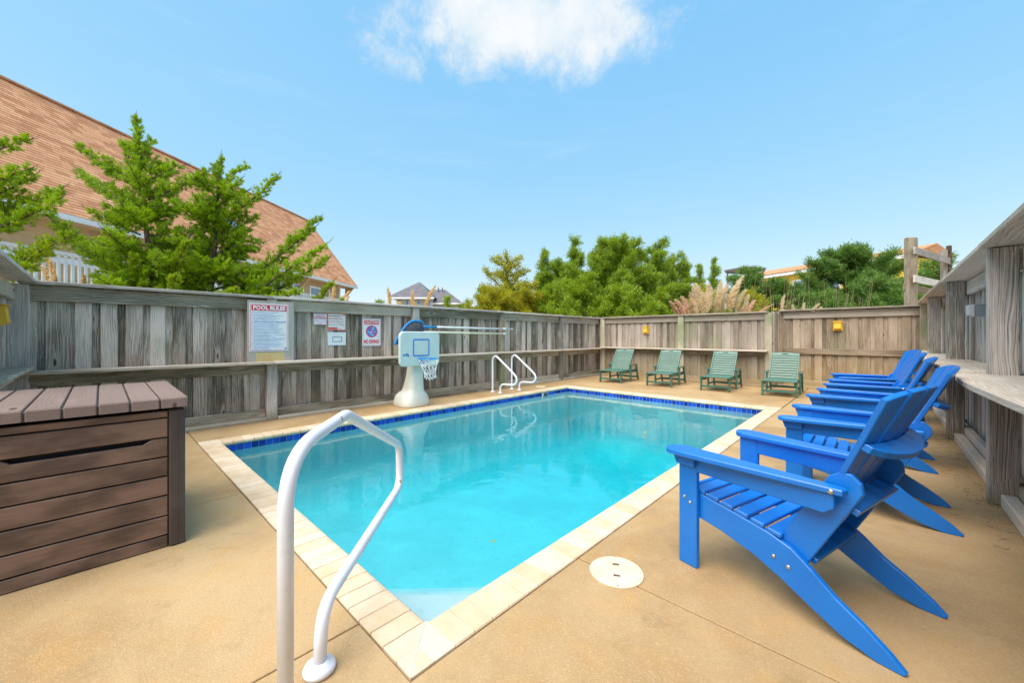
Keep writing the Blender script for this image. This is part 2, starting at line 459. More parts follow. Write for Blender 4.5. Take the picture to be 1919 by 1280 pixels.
M['leaf_jun'] = leafmat('juniper_scale_leaves', (0.15, 0.29, 0.005), (0.48, 0.66, 0.014))
M['leaf_jun2'] = leafmat('juniper_lime_leaves', (0.20, 0.34, 0.005), (0.52, 0.64, 0.016))
M['leaf_cedar'] = leafmat('cedar_leaves', (0.12, 0.215, 0.010), (0.40, 0.53, 0.03))
M['leaf_dark'] = leafmat('dark_cedar_leaves', (0.06, 0.15, 0.025), (0.23, 0.38, 0.06))
M['leaf_olive'] = leafmat('olive_shrub_leaves', (0.22, 0.22, 0.006), (0.56, 0.53, 0.016))
M['leaf_lime'] = leafmat('bright_shrub_leaves', (0.15, 0.28, 0.006), (0.40, 0.50, 0.02))
M['bark'] = plain('grey_brown_bark', (0.12, 0.085, 0.062), 0.9, 0.35, 14, 0, 0.2, 0.5)
M['plume'] = leafmat('cream_pampas_plumes', (0.84, 0.66, 0.40), (0.93, 0.82, 0.62), 0.6)
M['plume_pink'] = leafmat('pink_pampas_plumes', (0.82, 0.52, 0.36), (0.90, 0.68, 0.50), 0.6)
M['plume_gold'] = leafmat('golden_pampas_plumes', (0.84, 0.58, 0.26), (0.92, 0.74, 0.42), 0.6)
M['grass'] = leafmat('green_grass_blades', (0.14, 0.20, 0.02), (0.32, 0.36, 0.06), 0.4)
M['reed'] = leafmat('dry_reed_stalks', (0.33, 0.24, 0.13), (0.55, 0.43, 0.27), 0.3)
M['siding'] = plain('tan_lap_siding', (0.56, 0.38, 0.20), 0.7, 0.06, 3)
M['trim'] = plain('white_trim_paint', (0.78, 0.78, 0.78), 0.5, 0.04, 3)
M['glass'] = plain('window_glass', (0.16, 0.24, 0.34), 0.06, 0.1, 0.6, 0, 0.8, 0.0)
M['glass_blue'] = plain('blue_window_glass', (0.13, 0.22, 0.50), 0.06, 0.1, 0.6, 0, 0.8, 0.0)
M['grey_siding'] = plain('grey_siding', (0.52, 0.50, 0.47), 0.7, 0.05, 2)
M['yellow_siding'] = plain('yellow_siding', (0.80, 0.55, 0.06), 0.7, 0.05, 2)
M['pergola'] = plain('brown_grey_timber', (0.16, 0.13, 0.12), 0.8, 0.15, 3)
M['sand'] = plain('sandy_ground', (0.33, 0.27, 0.17), 0.9, 0.25, 0.6)


def shingle(name, a, b, c):
    m, gg, out = newmat(name)
    co = gg.n('ShaderNodeTexCoord').outputs['Object']
    v = gg.n('ShaderNodeTexVoronoi', {'Vector': gg.vmath('MULTIPLY', co, (3.2, 1.0, 7.0)), 'Scale': 1.0}, feature='F1')
    s = gg.n('ShaderNodeSeparateColor', {0: v.outputs['Color']}).outputs[0]
    n = gg.noise(co, 1.1, 5.0, 0.6)
    f = gg.noise(co, 60.0, 3.0, 0.7)
    col = gg.mix(s, a, b)
    col = gg.mix(gg.math('MULTIPLY', gg.ramp(n, 0.4, 0.7), 0.5), col, c)
    col = gg.mix(gg.math('MULTIPLY', gg.ramp(f, 0.5, 0.7), 0.3), col, a)
    finish(gg, out, col, 0.9, f, 0.4, 0.01, 0, 0.2)
    return m


M['shingle'] = shingle('terracotta_asphalt_shingles', (0.54, 0.25, 0.115), (0.78, 0.43, 0.22), (0.69, 0.35, 0.18))


def tab_shingle(name, a, b, c):
    """three-tab shingles: every tab of every course has its own tone"""
    m, gg, out = newmat(name)
    pos = gg.n('ShaderNodeNewGeometry').outputs['Position']
    hd = (FW + RT * ((1041 - 959.5) / F_PX)).normalized()
    u = gg.vmath('DOT_PRODUCT', pos, tuple(hd), 1)
    z = gg.n('ShaderNodeSeparateXYZ', {0: pos}).outputs[2]
    z0, z1 = CAM_H + 0.252 * 14.0, CAM_H + 0.470 * 17.7
    row = gg.math('FLOOR', gg.math('MULTIPLY', gg.math('SUBTRACT', z, z0 - .004), 46.0 / (z1 - z0)))
    ro = gg.n('ShaderNodeTexWhiteNoise', {'W': row}, noise_dimensions='1D').outputs['Value']
    tab = gg.math('FLOOR', gg.math('ADD', gg.math('MULTIPLY', u, 2.9), gg.math('MULTIPLY', ro, 9.0)))
    cell = gg.n('ShaderNodeCombineXYZ', {0: tab, 1: row, 2: 0.0}).outputs[0]
    wn = gg.n('ShaderNodeTexWhiteNoise', {'Vector': cell}, noise_dimensions='3D').outputs['Value']
    big = gg.noise(pos, 0.5, 5.0, 0.6)
    f = gg.noise(pos, 55.0, 3.0, 0.7)
    col = gg.mix(wn, a, b)
    col = gg.mix(gg.math('MULTIPLY', gg.ramp(big, 0.4, 0.7), 0.45), col, c)
    fr = gg.math('FRACT', gg.math('ADD', gg.math('MULTIPLY', u, 2.9), gg.math('MULTIPLY', ro, 9.0)))
    col = gg.mix(gg.math('MULTIPLY', gg.ramp(fr, 0.05, 0.015), 0.5), col, tuple(x * .45 for x in a))
    col = gg.mix(gg.math('MULTIPLY', gg.ramp(f, 0.5, 0.7), 0.25), col, a)
    finish(gg, out, col, 0.9, f, 0.3, 0.01, 0, 0.2)
    return m


M['shingle'] = tab_shingle('terracotta_three_tab_shingles', (0.50, 0.215, 0.105), (0.80, 0.425, 0.235), (0.70, 0.35, 0.19))
M['shingle_grey'] = shingle('grey_asphalt_shingles', (0.12, 0.11, 0.12), (0.19, 0.18, 0.20), (0.16, 0.15, 0.17))
M['shingle_red'] = shingle('orange_roof_shingles', (0.46, 0.21, 0.10), (0.58, 0.31, 0.16), (0.52, 0.26, 0.13))


# ------------------------------------------------------------------ object helpers
def link(o, parent=None):
    C.objects.link(o)
    if parent is not None:
        o.parent = parent
    return o


def tag(o, label=None, cat=None, group=None, kind=None):
    if label:
        o['label'] = label
    if cat:
        o['category'] = cat
    if group:
        o['group'] = group
    if kind:
        o['kind'] = kind
    return o


def thing(name, label, cat, loc=(0, 0, 0), rz=0.0, group=None):
    o = bpy.data.objects.new(name, None)
    o.empty_display_size = 0.1
    o.location = loc
    o.rotation_euler = (0, 0, rz)
    C.objects.link(o)
    return tag(o, label, cat, group)


def meshobj(name, bm, mat, parent=None, smooth=False, loc=None):
    me = bpy.data.meshes.new(name)
    bmesh.ops.recalc_face_normals(bm, faces=bm.faces)
    bm.to_mesh(me)
    bm.free()
    me.materials.append(mat)
    if smooth:
        me.polygons.foreach_set('use_smooth', [True] * len(me.polygons))
    o = bpy.data.objects.new(name, me)
    if loc is not None:
        o.location = loc
    return link(o, parent)


def bm_box(bm, c, s, rot=None, ch=0.0):
    r = bmesh.ops.create_cube(bm, size=1.0)
    vs = r['verts']
    for v in vs:
        v.co = Vector((v.co.x * s[0], v.co.y * s[1], v.co.z * s[2]))
    if ch > 0:
        es = list({e for v in vs for e in v.link_edges})
        rr = bmesh.ops.bevel(bm, geom=es, offset=ch, segments=1, affect='EDGES', clamp_overlap=True)
        vs = list({v for f in rr['faces'] for v in f.verts} | {v for v in vs if v.is_valid})
    for v in vs:
        p = v.co
        if rot is not None:
            p = rot @ p
        v.co = p + Vector(c)
    return vs


def bm_prism(bm, pts, f0, f1, ch=0.0):
    """pts: 2D outline, f0/f1: functions 2D -> 3D for the two caps"""
    a = [bm.verts.new(f0(*p)) for p in pts]
    b = [bm.verts.new(f1(*p)) for p in pts]
    n = len(pts)
    fs = [bm.faces.new(a), bm.faces.new(b[::-1])]
    for i in range(n):
        j = (i + 1) % n
        fs.append(bm.faces.new((a[i], b[i], b[j], a[j])))
    bmesh.ops.recalc_face_normals(bm, faces=fs)
    if ch > 0:
        es = list({e for f in fs[:2] for e in f.edges})
        bmesh.ops.bevel(bm, geom=es, offset=ch, segments=1, affect='EDGES', clamp_overlap=True)


def prism_xz(bm, pts, y0, y1, ch=0.0):
    bm_prism(bm, pts, lambda x, z: Vector((x, y0, z)), lambda x, z: Vector((x, y1, z)), ch)


def prism_xy(bm, pts, z0, z1, ch=0.0):
    bm_prism(bm, pts, lambda x, y: Vector((x, y, z0)), lambda x, y: Vector((x, y, z1)), ch)


def bm_tube(bm, path, r, n=12, caps=True, rend=None):
    path = [Vector(p) for p in path]
    rings = []
    up = None
    for i, p in enumerate(path):
        t = (path[min(i + 1, len(path) - 1)] - path[max(i - 1, 0)]).normalized()
        if up is None:
            up = Vector((0, 0, 1)) if abs(t.z) < 0.9 else Vector((1, 0, 0))
            up = (up - t * up.dot(t)).normalized()
        else:
            up = (up - t * up.dot(t)).normalized()
        sd_ = t.cross(up)
        rr = r if rend is None else r + (rend - r) * i / (len(path) - 1)
        rings.append([bm.verts.new(p + (up * math.cos(2 * math.pi * k / n) + sd_ * math.sin(2 * math.pi * k / n)) * rr) for k in range(n)])
    for i in range(len(rings) - 1):
        for k in range(n):
            bm.faces.new((rings[i][k], rings[i][(k + 1) % n], rings[i + 1][(k + 1) % n], rings[i + 1][k]))
    if caps:
        bm.faces.new(rings[0][::-1])
        bm.faces.new(rings[-1])


def bm_lathe(bm, prof, c=(0, 0, 0), n=24, axis='Z', sx=1.0, sy=1.0):
    rings = []
    for r, z in prof:
        ring = []
        for k in range(n):
            a = 2 * math.pi * k / n
            x, y = r * math.cos(a) * sx, r * math.sin(a) * sy
            if axis == 'Z':
                p = (x, y, z)
            elif axis == 'X':
                p = (z, x, y)
            else:
                p = (x, z, y)
            ring.append(bm.verts.new(Vector(p) + Vector(c)))
        rings.append(ring)
    for i in range(len(rings) - 1):
        for k in range(n):
            bm.faces.new((rings[i][k], rings[i][(k + 1) % n], rings[i + 1][(k + 1) % n], rings[i + 1][k]))
    bm.faces.new(rings[0][::-1])
    bm.faces.new(rings[-1])


def catmull(pts, sub=6):
    pts = [Vector(p) for p in pts]
    out = []
    for i in range(len(pts) - 1):
        p0 = pts[max(i - 1, 0)]
        p1, p2 = pts[i], pts[i + 1]
        p3 = pts[min(i + 2, len(pts) - 1)]
        for k in range(sub):
            t = k / sub
            out.append(0.5 * ((2 * p1) + (p2 - p0) * t + (2 * p0 - 5 * p1 + 4 * p2 - p3) * t * t + (3 * p1 - p0 - 3 * p2 + p3) * t ** 3))
    out.append(pts[-1])
    return out


_pc = {}
AX = {'X': Vector((1, 0, 0)), 'Y': Vector((0, 1, 0)), 'Z': Vector((0, 0, 1))}


def plank(name, parent, c, L, N, length, width, thick, mat, ch=0.004, tilt=0.0, wob=0.0):
    """a board as an object of its own: local Z = length, local Y = face normal"""
    key = (round(length, 3), round(width, 3), round(thick, 3), mat.name, ch)
    me = _pc.get(key)
    if me is None:
        bm = bmesh.new()
        bm_box(bm, (0, 0, 0), (width, thick, length), None, ch)
        me = bpy.data.meshes.new(name)
        bmesh.ops.recalc_face_normals(bm, faces=bm.faces)
        bm.to_mesh(me)
        bm.free()
        me.materials.append(mat)
        _pc[key] = me
    o = bpy.data.objects.new(name, me)
    Lv = AX[L].copy() if isinstance(L, str) else L.normalized()
    Nv = AX[N].copy() if isinstance(N, str) else N.normalized()
    Wv = Nv.cross(Lv).normalized()
    m = Matrix((Wv, Nv, Lv)).transposed()
    if tilt:
        m = m @ Matrix.Rotation(tilt, 3, 'Y')
    o.matrix_local = Matrix.Translation(Vector(c)) @ m.to_4x4()
    return link(o, parent)


def npmesh(name, V, F, mat, parent=None, smooth=False):
    """V (n,3) array, F (m,4) quads"""
    me = bpy.data.meshes.new(name)
    me.vertices.add(len(V))
    me.vertices.foreach_set('co', np.ascontiguousarray(V, dtype=np.float32).ravel())
    k = F.shape[1]
    me.loops.add(F.size)
    me.loops.foreach_set('vertex_index', np.ascontiguousarray(F, dtype=np.int32).ravel())
    me.polygons.add(len(F))
    me.polygons.foreach_set('loop_start', np.arange(0, F.size, k, dtype=np.int32))
    me.update(calc_edges=True)
    me.materials.append(mat)
    o = bpy.data.objects.new(name, me)
    return link(o, parent)


def copy_tree(src, loc, rz):
    r = src.copy()
    C.objects.link(r)
    r.location = loc
    r.rotation_euler = (0, 0, rz)
    for ch in list(src.children):
        c = ch.copy()
        C.objects.link(c)
        c.parent = r
        for gc in list(ch.children):
            d = gc.copy()
            C.objects.link(d)
            d.parent = c
    return r


def text_mesh(name, body, size, mat, parent, origin, right, up, width=None, bold=0.0, align='CENTER'):
    """flat printed lettering lying in the plane (right, up) at origin"""
    cu_ = bpy.data.curves.new(name, 'FONT')
    cu_.body = body
    cu_.size = size
    cu_.offset = bold
    cu_.align_x = align
    cu_.align_y = 'CENTER'
    cu_.resolution_u = 2
    tmp = bpy.data.objects.new(name, cu_)
    C.objects.link(tmp)
    dg = bpy.context.evaluated_depsgraph_get()
    dg.update()
    me = bpy.data.meshes.new_from_object(tmp.evaluated_get(dg))
    bpy.data.objects.remove(tmp)
    bpy.data.curves.remove(cu_)
    xs = [v.co.x for v in me.vertices]
    sx = 1.0
    if width and xs:
        sx = width / (max(xs) - min(xs))
    right, up, origin = Vector(right), Vector(up), Vector(origin)
    for v in me.vertices:
        v.co = origin + right * (v.co.x * sx) + up * v.co.y
    me.materials.clear()
    me.materials.append(mat)
    o = bpy.data.objects.new(name, me)
    return link(o, parent)

# ================================================================== SETTING
bm = bmesh.new()
# ground sheet with an opening under the pool
for x0, x1, y0, y1 in ((-300, 300, -300, 0.5), (-300, 300, 8.3, 300), (-300, -5.9, 0.5, 8.3), (-1.1, 300, 0.5, 8.3)):
    vs = [bm.verts.new((x, y, -0.16)) for x, y in ((x0, y0), (x1, y0), (x1, y1), (x0, y1))]
    bm.faces.new(vs)
tag(meshobj('ground', bm, M['sand']), kind='structure')

# ---- pool deck: concrete slabs with open control joints
PX0, PX1, PY0, PY1 = -5.55, -1.435, 0.975, 7.85        # waterline rectangle (coping edge)
CW = 0.205                                               # coping depth
OX0, OX1, OY0, OY1 = PX0 - CW, PX1 + CW, PY0 - CW, PY1 + CW
deck = tag(thing('pool_deck', None, None), kind='structure')
j = 0.004
e = 0.008
slabs = [
    [(-7.0, -3.2), (-3.655 - j, -3.2), (-3.655 - j, OY0 - e), (-7.0, OY0 - e)],
    [(-3.655 + j, -3.2), (-1.63 - j, -3.2), (-1.63 - j, OY0 - e), (-3.655 + j, OY0 - e)],
    [(-1.63 + j, -3.2), (1.1, -3.2), (1.1, 1.80), (OX1 + e, 1.83 - j), (OX1 + e, OY0 - e), (-1.63 + j, OY0 - e)],
    [(OX1 + e, 1.83 + j), (1.1, 1.80 + 2 * j), (1.1, 4.10 - j), (OX1 + e, 4.10 - j)],
    [(OX1 + e, 4.10 + j), (1.1, 4.10 + j), (1.1, 6.45 - j), (OX1 + e, 6.45 - j)],
    [(OX1 + e, 6.45 + j), (1.1, 6.45 + j), (1.1, 11.9), (OX1 + e, 11.9)],
    [(-3.6 + j, OY1 + e), (OX1 - e, OY1 + e), (OX1 - e, 11.9), (-3.6 + j, 11.9)],
    [(-7.0, OY1 + e), (-3.6 - j, OY1 + e), (-3.6 - j, 11.9), (-7.0, 11.9)],
    [(-7.0, 5.75 + j), (OX0 - e, 5.75 + j), (OX0 - e, OY1 + e - 2 * j), (-7.0, OY1 + e - 2 * j)],
    [(-7.0, 3.32 + j), (OX0 - e, 3.32 + j), (OX0 - e, 5.75 - j), (-7.0, 5.75 - j)],
    [(-7.0, OY0), (OX0 - e, OY0), (OX0 - e, 3.32 - j), (-7.0, 3.32 - j)],
]
for pts in slabs:
    bm = bmesh.new()
    prism_xy(bm, pts, -0.14, 0.0, 0.003)
    meshobj('slab', bm, M['concrete'], deck)
bm = bmesh.new()
for x0, x1, y0, y1 in ((-7.05, 1.15, -3.25, OY0 - 0.02), (-7.05, 1.15, OY1 + 0.02, 11.95), (-7.05, OX0 - 0.02, OY0 - 0.02, OY1 + 0.02), (OX1 + 0.02, 1.15, OY0 - 0.02, OY1 + 0.02)):
    bm_box(bm, ((x0 + x1) / 2, (y0 + y1) / 2, -0.085), (x1 - x0, y1 - y0, 0.14))
meshobj('joint_filler', bm, M['joint'], deck)

# ---- pool: basin, corner steps, coping stones, waterline tiles
pool = tag(thing('swimming_pool', None, None), kind='structure')
WX0, WX1, WY0, WY1 = PX0 - 0.02, PX1 + 0.02, PY0 - 0.02, PY1 + 0.02   # wall faces, under the coping nose
bm = bmesh.new()
floor_z = -1.30
prev = None
CR = 0.55
FZN, FZF = -0.90, -1.45
sect = [(0.0, None, 0.0)] + [(CR * (1 - math.cos(R(a))), 1, CR * (1 - math.sin(R(a)))) for a in range(0, 91, 10)]
for off, lo, z in sect:
    q = []
    for x, y in ((WX0, WY0), (WX1, WY0), (WX1, WY1), (WX0, WY1)):
        fz = FZN if y == WY0 else FZF
        q.append(bm.verts.new((x + (off if x == WX0 else -off), y + (off if y == WY0 else -off), -0.05 if lo is None else fz + z)))
    if prev:
        for i in range(4):
            k = (i + 1) % 4
            bm.faces.new((prev[i], prev[k], q[k], q[i]))
    prev = q
bm.faces.new(prev)
meshobj('basin', bm, M['plaster'], pool, True)
for leg, z in ((0.86, -0.26), (1.20, -0.40), (1.60, -0.56)):
    bm = bmesh.new()
    prism_xy(bm, [(WX1 + 0.01, WY0 - 0.01), (WX1 + 0.01, WY0 + leg), (WX1 - leg, WY0 - 0.01)], -0.95, z, 0.012)
    meshobj('step', bm, M['plaster'], pool)
bm = bmesh.new()
bm_box(bm, ((OX0 + PX0) / 2 - 0.004, (OY0 + OY1) / 2, -0.026), (CW - 0.03, OY1 - OY0 - 0.01, 0.05))
bm_box(bm, ((OX1 + PX1) / 2 + 0.004, (OY0 + OY1) / 2, -0.026), (CW - 0.03, OY1 - OY0 - 0.01, 0.05))
bm_box(bm, ((OX0 + OX1) / 2, (OY0 + PY0) / 2 - 0.004, -0.0262), (PX1 - PX0, CW - 0.03, 0.05))
bm_box(bm, ((OX0 + OX1) / 2, (OY1 + PY1) / 2 + 0.004, -0.0262), (PX1 - PX0, CW - 0.03, 0.05))
meshobj('mortar_bed', bm, M['grout'], pool)


def coping_mesh(w):
    bm = bmesh.new()
    prof = [(0.003, -0.045), (0.0, -0.002), (0.004, 0.004), (CW - 0.032, 0.004), (CW - 0.014, 0.000), (CW - 0.004, -0.010),
            (CW, -0.024), (CW - 0.004, -0.038), (CW - 0.016, -0.047), (CW - 0.04, -0.048)]
    bm_prism(bm, prof, lambda x, z: Vector((x, -w / 2, z)), lambda x, z: Vector((x, w / 2, z)), 0.0018)
    bmesh.ops.recalc_face_normals(bm, faces=bm.faces)
    me = bpy.data.meshes.new('coping_stone')
    bm.to_mesh(me)
    bm.free()
    me.materials.append(M['coping'])
    return me


def run_coping(n, p0, p1, rz):
    p0, p1 = Vector(p0), Vector(p1)
    pitch = (p1 - p0).length / n
    me = coping_mesh(pitch - 0.0055)
    for i in range(n):
        o = bpy.data.objects.new('coping_stone', me)
        p = p0 + (p1 - p0) * ((i + 0.5) / n)
        o.location = (p.x, p.y, random.uniform(-0.0008, 0.0012))
        o.rotation_euler = (random.uniform(-.003, .003), 0, rz + random.uniform(-.004, .004))
        link(o, pool)


nY = round((PY1 - PY0) / 0.1045)
nX = round((PX1 - PX0) / 0.1045)
run_coping(nY, (OX1, PY0, 0), (OX1, PY1, 0), math.pi)
run_coping(nY, (OX0, PY0, 0), (OX0, PY1, 0), 0)
run_coping(nX, (PX0, OY0, 0), (PX1, OY0, 0), math.pi / 2)
run_coping(nX, (PX0, OY1, 0), (PX1, OY1, 0), -math.pi / 2)
# mitred corner pieces, four to a corner
for cx_, cy_, sx_, sy_ in ((PX1, PY0, 1, -1), (PX0, PY0, -1, -1), (PX1, PY1, 1, 1), (PX0, PY1, -1, 1)):
    q = 0.0025
    h2 = CW * 0.5
    for pts in ([(q, -0.012), (CW, q), (CW, h2 - q), (h2 + q, h2 - q)], [(-0.012, q), (q, CW), (h2 - q, CW), (h2 - q, h2 + q)],
                [(h2 + 2 * q, h2 + q), (CW, h2 + q), (CW, CW - q)], [(h2 + q, h2 + 2 * q), (h2 + q, CW), (CW - q, CW)]):
        pp = [(max(u, q), max(v, q)) for u, v in pts]
        bm = bmesh.new()
        prism_xy(bm, [(cx_ + u * sx_, cy_ + v * sy_) for u, v in pp], -0.045, 0.004, 0.0025)
        meshobj('coping_stone', bm, M['coping'], pool)
bm = bmesh.new()
for cx_, cy_, sx_, sy_ in ((PX1, PY0, 1, -1), (PX0, PY0, -1, -1), (PX1, PY1, 1, 1), (PX0, PY1, -1, 1)):
    bm_box(bm, (cx_ + sx_ * CW / 2, cy_ + sy_ * CW / 2, -0.02), (CW - 0.006, CW - 0.006, 0.044))
meshobj('corner_mortar', bm, M['grout_white'], pool)

# waterline tiles
TS, TZ1, TZ0 = 0.0765, -0.048, -0.1225
bm = bmesh.new()
bm_box(bm, (0, 0, 0), (TS - 0.005, 0.006, TZ1 - TZ0 - 0.004), None, 0.0015)
bmesh.ops.recalc_face_normals(bm, faces=bm.faces)
tme = bpy.data.meshes.new('tile')
bm.to_mesh(tme)
bm.free()
tme.materials.append(M['tile'])
SKIM_Y = 7.0


def run_tiles(p0, p1, rz, skip=None):
    p0, p1 = Vector(p0), Vector(p1)
    n = round((p1 - p0).length / TS)
    for i in range(n):
        p = p0 + (p1 - p0) * ((i + 0.5) / n)
        if skip and abs(p.y - skip) < 0.10:
            continue
        o = bpy.data.objects.new('tile', tme)
        o.location = (p.x, p.y, (TZ0 + TZ1) / 2)
        o.rotation_euler = (random.uniform(-.012, .012), 0, rz + random.uniform(-.012, .012))
        link(o, pool)


run_tiles((WX0 + 0.002, WY0, 0), (WX0 + 0.002, WY1, 0), math.pi / 2, SKIM_Y)
run_tiles((WX0, WY1 - 0.002, 0), (WX1, WY1 - 0.002, 0), 0)
run_tiles((WX1 - 0.002, WY0, 0), (WX1 - 0.002, WY1, 0), math.pi / 2)
run_tiles((WX0, WY0 + 0.002, 0), (WX1, WY0 + 0.002, 0), 0)
bm = bmesh.new()
bm_box(bm, (WX0 + 0.004, SKIM_Y, -0.09), (0.012, 0.17, 0.10), None, 0.003)
sm = meshobj('skimmer_mouth', bm, M['grey_plastic'], pool)
bm = bmesh.new()
bm_box(bm, (WX0 + 0.010, SKIM_Y, -0.092), (0.006, 0.13, 0.06))
meshobj('flap', bm, M['mesh_dark'], sm)

bm = bmesh.new()
bm_box(bm, ((WX0 + WX1) / 2, (WY0 + WY1) / 2, -0.97), (WX1 - WX0 + 0.03, WY1 - WY0 + 0.03, 1.7))
tag(meshobj('pool_water', bm, M['water']), kind='structure')

# ================================================================== FENCES
def fence_run(parent, axis, fixed, face, a0, a1, zb, zt, mat, pitch, w1, w2, gap_mat=None, t=0.02):
    """board-on-board: proud boards with narrower boards behind the gaps.
    axis: run direction, fixed: face plane coordinate, face: +1/-1 direction the face looks"""
    n = int(round((a1 - a0) / pitch))
    pitch = (a1 - a0) / n
    for i in range(n):
        c = a0 + (i + 0.5) * pitch
        for row, w, off, sh in ((0, w1, 0.0, -0.2), (1, w2, -0.021, 0.3)):
            ww = w * (1 + random.uniform(-.10, .08)) if row == 0 else w
            ww = round(ww * 100) / 100
            cc = c + sh * pitch + random.uniform(-.006, .006)
            zz0 = zb + random.uniform(-.01, .01)
            L = zt - zb
            pos = fixed + face * (off - t / 2 + random.uniform(-.003, .003))
            p = (pos, cc, zz0 + L / 2) if axis == 'Y' else (cc, pos, zz0 + L / 2)
            N = ('X' if axis == 'Y' else 'Y')
            plank('board', parent, p, 'Z', N, L, ww, t, mat, 0.003, random.uniform(-.005, .005))


# ---- left fence, along the pool's far long side
lf = thing('wooden_fence', 'long grey weathered board fence carrying the pool signs, left of the pool', 'fence', (-6.6, 5, 0), group='weathered board fences round the pool')
lf_inv = Vector((-6.6, 5, 0))


def rel(o, base):
    o.location = o.location - base
    return o


def P(parent, base, *a, **k):
    return rel(plank(a[0], parent, *a[1:], **k), base)


def shifted(parent, base, fn):
    before = set(parent.children)
    fn()
    for c in parent.children:
        if c not in before:
            c.location = c.location - base


LP = [-0.60, 1.74, 4.20, 6.58, 8.95, 11.14]
shifted(lf, lf_inv, lambda: fence_run(lf, 'Y', -6.62, 1, -0.62, 11.15, 0.05, 1.79, M['wood'], 0.212, 0.14, 0.14))
for y in LP:
    P(lf, lf_inv, 'post', (-6.575, y, 0.895), 'Z', 'X', 1.79, 0.135 if y > 0 else 0.16, 0.11, M['wood_post'] if y in (LP[3], LP[5]) else M['wood_right'], ch=0.006)
for i in range(len(LP) - 1):
    a0, a1 = LP[i] + 0.07, LP[i + 1] - 0.07
    L, c = a1 - a0 - 0.006, (a0 + a1) / 2
    P(lf, lf_inv, 'top_rail', (-6.598, c, 1.705), 'Y', 'X', L, 0.165, 0.04, M['wood_rail'], ch=0.005)
    P(lf, lf_inv, 'mid_rail', (-6.598, c, 0.76), 'Y', 'X', L, 0.13, 0.04, M['wood_rail'], ch=0.005)
    P(lf, lf_inv, 'bottom_rail', (-6.598, c, 0.10), 'Y', 'X', L, 0.13, 0.04, M['wood_rail'], ch=0.005)
    P(lf, lf_inv, 'kick_board', (-6.55, c, 0.022), 'Y', 'X', L, 0.042, 0.09, M['wood_rail'], ch=0.004)
    P(lf, lf_inv, 'cap', (-6.575, c, 1.812 + random.uniform(0, .004)), 'Y', 'Z', LP[i + 1] - LP[i] - 0.006, 0.175, 0.036, M['wood_right'], ch=0.005)
    P(lf, lf_inv, 'shelf', (-6.50 + random.uniform(-.004, .004), c, 0.847 + random.uniform(0, .006)), 'Y', 'Z', LP[i + 1] - LP[i] - 0.008, 0.235, 0.038, M['wood_shelf'], ch=0.007)

# ---- short return fence at the near left corner
rb = Vector((-5.6, -0.85, 0))
rf = thing('wooden_fence', 'short return fence at the far left with a yellow light and a shelf', 'fence', rb, group='weathered board fences round the pool')
shifted(rf, rb, lambda: fence_run(rf, 'X', -0.66, 1, -6.62, -4.3, 0.05, 1.79, M['wood'], 0.212, 0.14, 0.14))
for x in (-4.25,):
    P(rf, rb, 'post', (x, -0.83, 0.895), 'Z', 'Y', 1.79, 0.135, 0.11, M['wood_right'], ch=0.006)
P(rf, rb, 'top_rail', (-5.42, -0.636, 1.69), 'X', 'Y', 2.2, 0.14, 0.04, M['wood_rail'])
P(rf, rb, 'mid_rail', (-5.42, -0.636, 0.82), 'X', 'Y', 2.2, 0.10, 0.04, M['wood_rail'])
P(rf, rb, 'bottom_rail', (-5.42, -0.636, 0.10), 'X', 'Y', 2.2, 0.13, 0.04, M['wood_rail'])
P(rf, rb, 'cap', (-5.36, -0.60, 1.835), 'X', 'Z', 2.42, 0.24, 0.036, M['wood_right'])
P(rf, rb, 'shelf', (-5.33, -0.575, 0.905), 'X', 'Z', 2.2, 0.19, 0.036, M['wood_shelf'], ch=0.008)

# ---- far fence behind the loungers
fb = Vector((-4.2, 11.1, 0))
ff = thing('wooden_fence', 'grey board fence with a shelf behind the green loungers', 'fence', fb, group='weathered board fences round the pool')
shifted(ff, fb, lambda: fence_run(ff, 'X', 11.10, -1, -6.55, -1.92, 0.05, 1.80, M['wood_far'], 0.205, 0.135, 0.14))
FP = [-6.45, -4.00, -1.95]
for x in FP:
    P(ff, fb, 'post', (x, 11.06, 0.90), 'Z', 'Y', 1.80, 0.15, 0.12, M['wood_post'], ch=0.006)
for i in range(2):
    a0, a1 = FP[i] + 0.078, FP[i + 1] - 0.078
    c, L = (a0 + a1) / 2, a1 - a0 - 0.006
    P(ff, fb, 'top_rail', (c, 11.076, 1.715), 'X', 'Y', L, 0.15, 0.04, M['wood_far'])
    P(ff, fb, 'mid_rail', (c, 11.076, 0.80), 'X', 'Y', L, 0.12, 0.04, M['wood_far'])
    P(ff, fb, 'bottom_rail', (c, 11.076, 0.10), 'X', 'Y', L, 0.13, 0.04, M['wood_gold'])
    P(ff, fb, 'kick_board', (c, 11.03, 0.025), 'X', 'Y', L, 0.045, 0.08, M['wood_gold'])
    P(ff, fb, 'cap', (c, 11.06, 1.82 + random.uniform(0, .004)), 'X', 'Z', FP[i + 1] - FP[i] - 0.006, 0.19, 0.036, M['wood_far'])
    P(ff, fb, 'shelf', (c, 10.96, 0.882), 'X', 'Z', FP[i + 1] - FP[i] - 0.004, 0.24, 0.036, M['wood_shelf'], ch=0.006)

